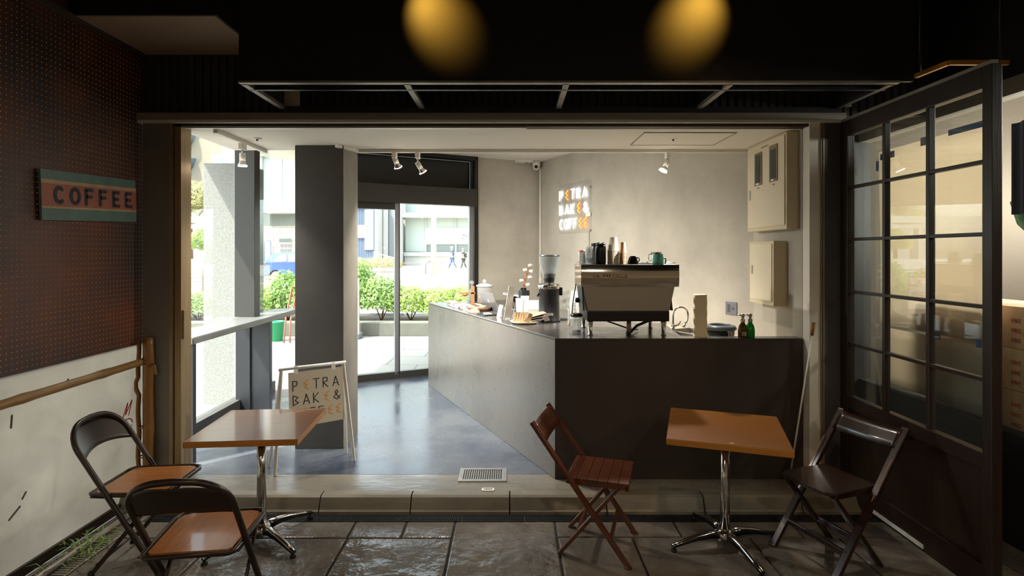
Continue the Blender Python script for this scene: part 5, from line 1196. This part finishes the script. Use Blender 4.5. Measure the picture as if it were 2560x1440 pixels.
MB().quad((.14,.2,1.03),(.14,1.52,1.03),(.50,1.45,1.42),(.50,.27,1.42)).obj('rear_window', 'darkglass', g)
MB().box(-.01,.30,-.012,.04,.80,.92,.02).obj('tail_light', mat('tail_red', 'c0283a', .3), g); MB().box(-.03,.02,.5,1.2,.58,.72).obj('number_plate', 'whitepaint', g)
MB().box(-.05,.2,.02,1.7,.28,.48,.04).obj('bumper', 'carblue', g); MB().box(2.0,2.2,-.13,.02,1.02,1.14,.03).obj('wing_mirror', 'carblue', g)
for x in (.82, 3.55):
    for y in (0.02, 1.52):
        b = MB(); b.cyl((x, y, .32), (x, y+.2, .32), .32, n=28); wh = b.obj('wheel', 'rubber', g); MB().cyl((x, y-.008, .32), (x, y+.1, .32), .21, n=20).obj('rim', 'chrome', wh)

# --- people
def skin(name, m, joints, edges, parent, root=0, sub=2):
    me = bpy.data.meshes.new(name); me.from_pydata([j[:3] for j in joints], edges, []); o = bpy.data.objects.new(name, me); COL.objects.link(o); o.parent = parent; me.materials.append(M[m] if isinstance(m, str) else m)
    md = o.modifiers.new('skin', 'SKIN'); md.use_smooth_shade = True
    for v, j in zip(me.skin_vertices[0].data, joints):
        rr_ = j[3]; v.radius = rr_ if isinstance(rr_, tuple) else (rr_, rr_)
    me.skin_vertices[0].data[root].use_root = True
    s_ = o.modifiers.new('sub', 'SUBSURF'); s_.levels = sub; s_.render_levels = sub; return o
def person(label, x, y, z, H, shirt, trousers, hair, stride, skinm, bag=False, hat=False):
    g = thing('person', label, 'person', (x, y, z)); k = H/1.72
    # faces -x; stride: front foot offset
    J = [(0,0,.93,(.13,.10)),(0,0,1.12,(.12,.09)),(-.02,0,1.32,(.16,.11)),(-.03,0,1.42,(.12,.08)),(-.045,0,1.50,(.05,.05)),(-.06,0,1.60,(.085,.075)),(-.065,0,1.68,(.07,.065)),
         (0,.09,.88,.085),(-stride*.45,.09,.50,.055),(-stride*.85,.09,.10,.038),(-stride*.85-.15,.09,.04,.035),
         (0,-.09,.88,.085),(stride*.35,-.09,.50,.055),(stride*.95,-.09,.14,.038),(stride*.95-.12,-.09,.04,.035),
         (-.03,.19,1.40,.055),(.07,.23,1.14,.042),(-.10,.20,1.00,.032),(-.155,.19,1.0,.028),
         (-.03,-.19,1.40,.055),(.02,-.23,1.13,.042),(-.16,-.16,1.08,.032),(-.21,-.14,1.09,.028)]
    E = [(0,1),(1,2),(2,3),(3,4),(4,5),(5,6),(0,7),(7,8),(8,9),(9,10),(0,11),(11,12),(12,13),(13,14),(3,15),(15,16),(16,17),(17,18),(3,19),(19,20),(20,21),(21,22)]
    for hd in (18, 22):                 # fingers and thumb
        hx, hy, hz_, _ = J[hd]; 
        for q in range(4):
            J.append((hx-.045, hy-.02+.014*q, hz_-.002*q, .008)); E.append((hd, len(J)-1)); J.append((hx-.075-.004*(q%2), hy-.02+.014*q, hz_-.02, .007)); E.append((len(J)-2, len(J)-1))
        J.append((hx-.02, hy+.012, hz_+.035, .009)); E.append((hd, len(J)-1))
    S_ = lambda js: [(a*k, b_*k, c*k, tuple(t*k for t in r) if isinstance(r, tuple) else r*k) for a, b_, c, r in js]
    skin('body', skinm, S_(J), E, g)
    T = [(0,0,.92,(.155,.125)),(0,0,1.12,(.145,.115)),(-.02,0,1.32,(.185,.135)),(-.03,0,1.41,(.13,.095)),(-.03,.19,1.395,.072),(.03,.215,1.25,.062),(-.03,-.19,1.395,.072),(.0,-.215,1.25,.062)]
    skin('shirt', shirt, S_(T), [(0,1),(1,2),(2,3),(3,4),(4,5),(3,6),(6,7)], g)
    Tr = [(0,0,.95,(.15,.12)),(0,.09,.86,.105),(-stride*.45,.09,.50,.075),(-stride*.85+.01,.09,.13,.055),(0,-.09,.86,.105),(stride*.35,-.09,.50,.075),(stride*.95-.01,-.09,.17,.055)]
    skin('trousers', trousers, S_(Tr), [(0,1),(1,2),(2,3),(0,4),(4,5),(5,6)], g)
    for a in ((-stride*.85-.06,.09,.035),(stride*.95-.04,-.09,.04)):
        MB().sph((a[0]*k, a[1]*k, a[2]*k), .09*k, 8, (1.5,.55,.5)).obj('shoe', 'farwhite', g)
    hb = MB(); hb.sph((-.045*k,0,1.665*k), .105*k, 10, (1,.9,.85)); hb.obj('hat' if hat else 'hair', hair, g)
    f = MB(); f.sph((-.150*k,0,1.60*k), .014*k, 6, (1,.8,1.3)); f.sph((-.138*k,.03*k,1.625*k), .008*k, 6).sph((-.138*k,-.03*k,1.625*k), .008*k, 6); f.box(-.142*k,-.136*k,-.02*k,.02*k,1.562*k,1.568*k); f.obj('face_features', mat('face_detail', '8a5a48', .6), g)
    if bag: MB().box(.12*k,.27*k,-.13*k,.13*k,.98*k,1.38*k,.05).obj('backpack', mat('pack_grey', '3c3f44', .7), g)
M['skin'] = mat('skin_tone', 'c49a80', .6); M['denim'] = mat('denim', '4d5f85', .8); M['bluetee'] = mat('blue_tee', '3c4f86', .8); M['darkjacket'] = mat('dark_jacket', '33373e', .8)
person('person in a blue T-shirt, jeans and a pale cap walking left across the road', at(1131,0,38).x, 38, .47, 1.66, 'bluetee', 'denim', 'farwhite', .36, 'skin', hat=True)
person('person in a dark jacket with a grey backpack walking behind the blue T-shirt', at(1157,0,38).x, 38.6, .48, 1.52, 'darkjacket', 'darkjacket', mat('light_hair', 'a08068', .8), .26, 'skin', bag=True)
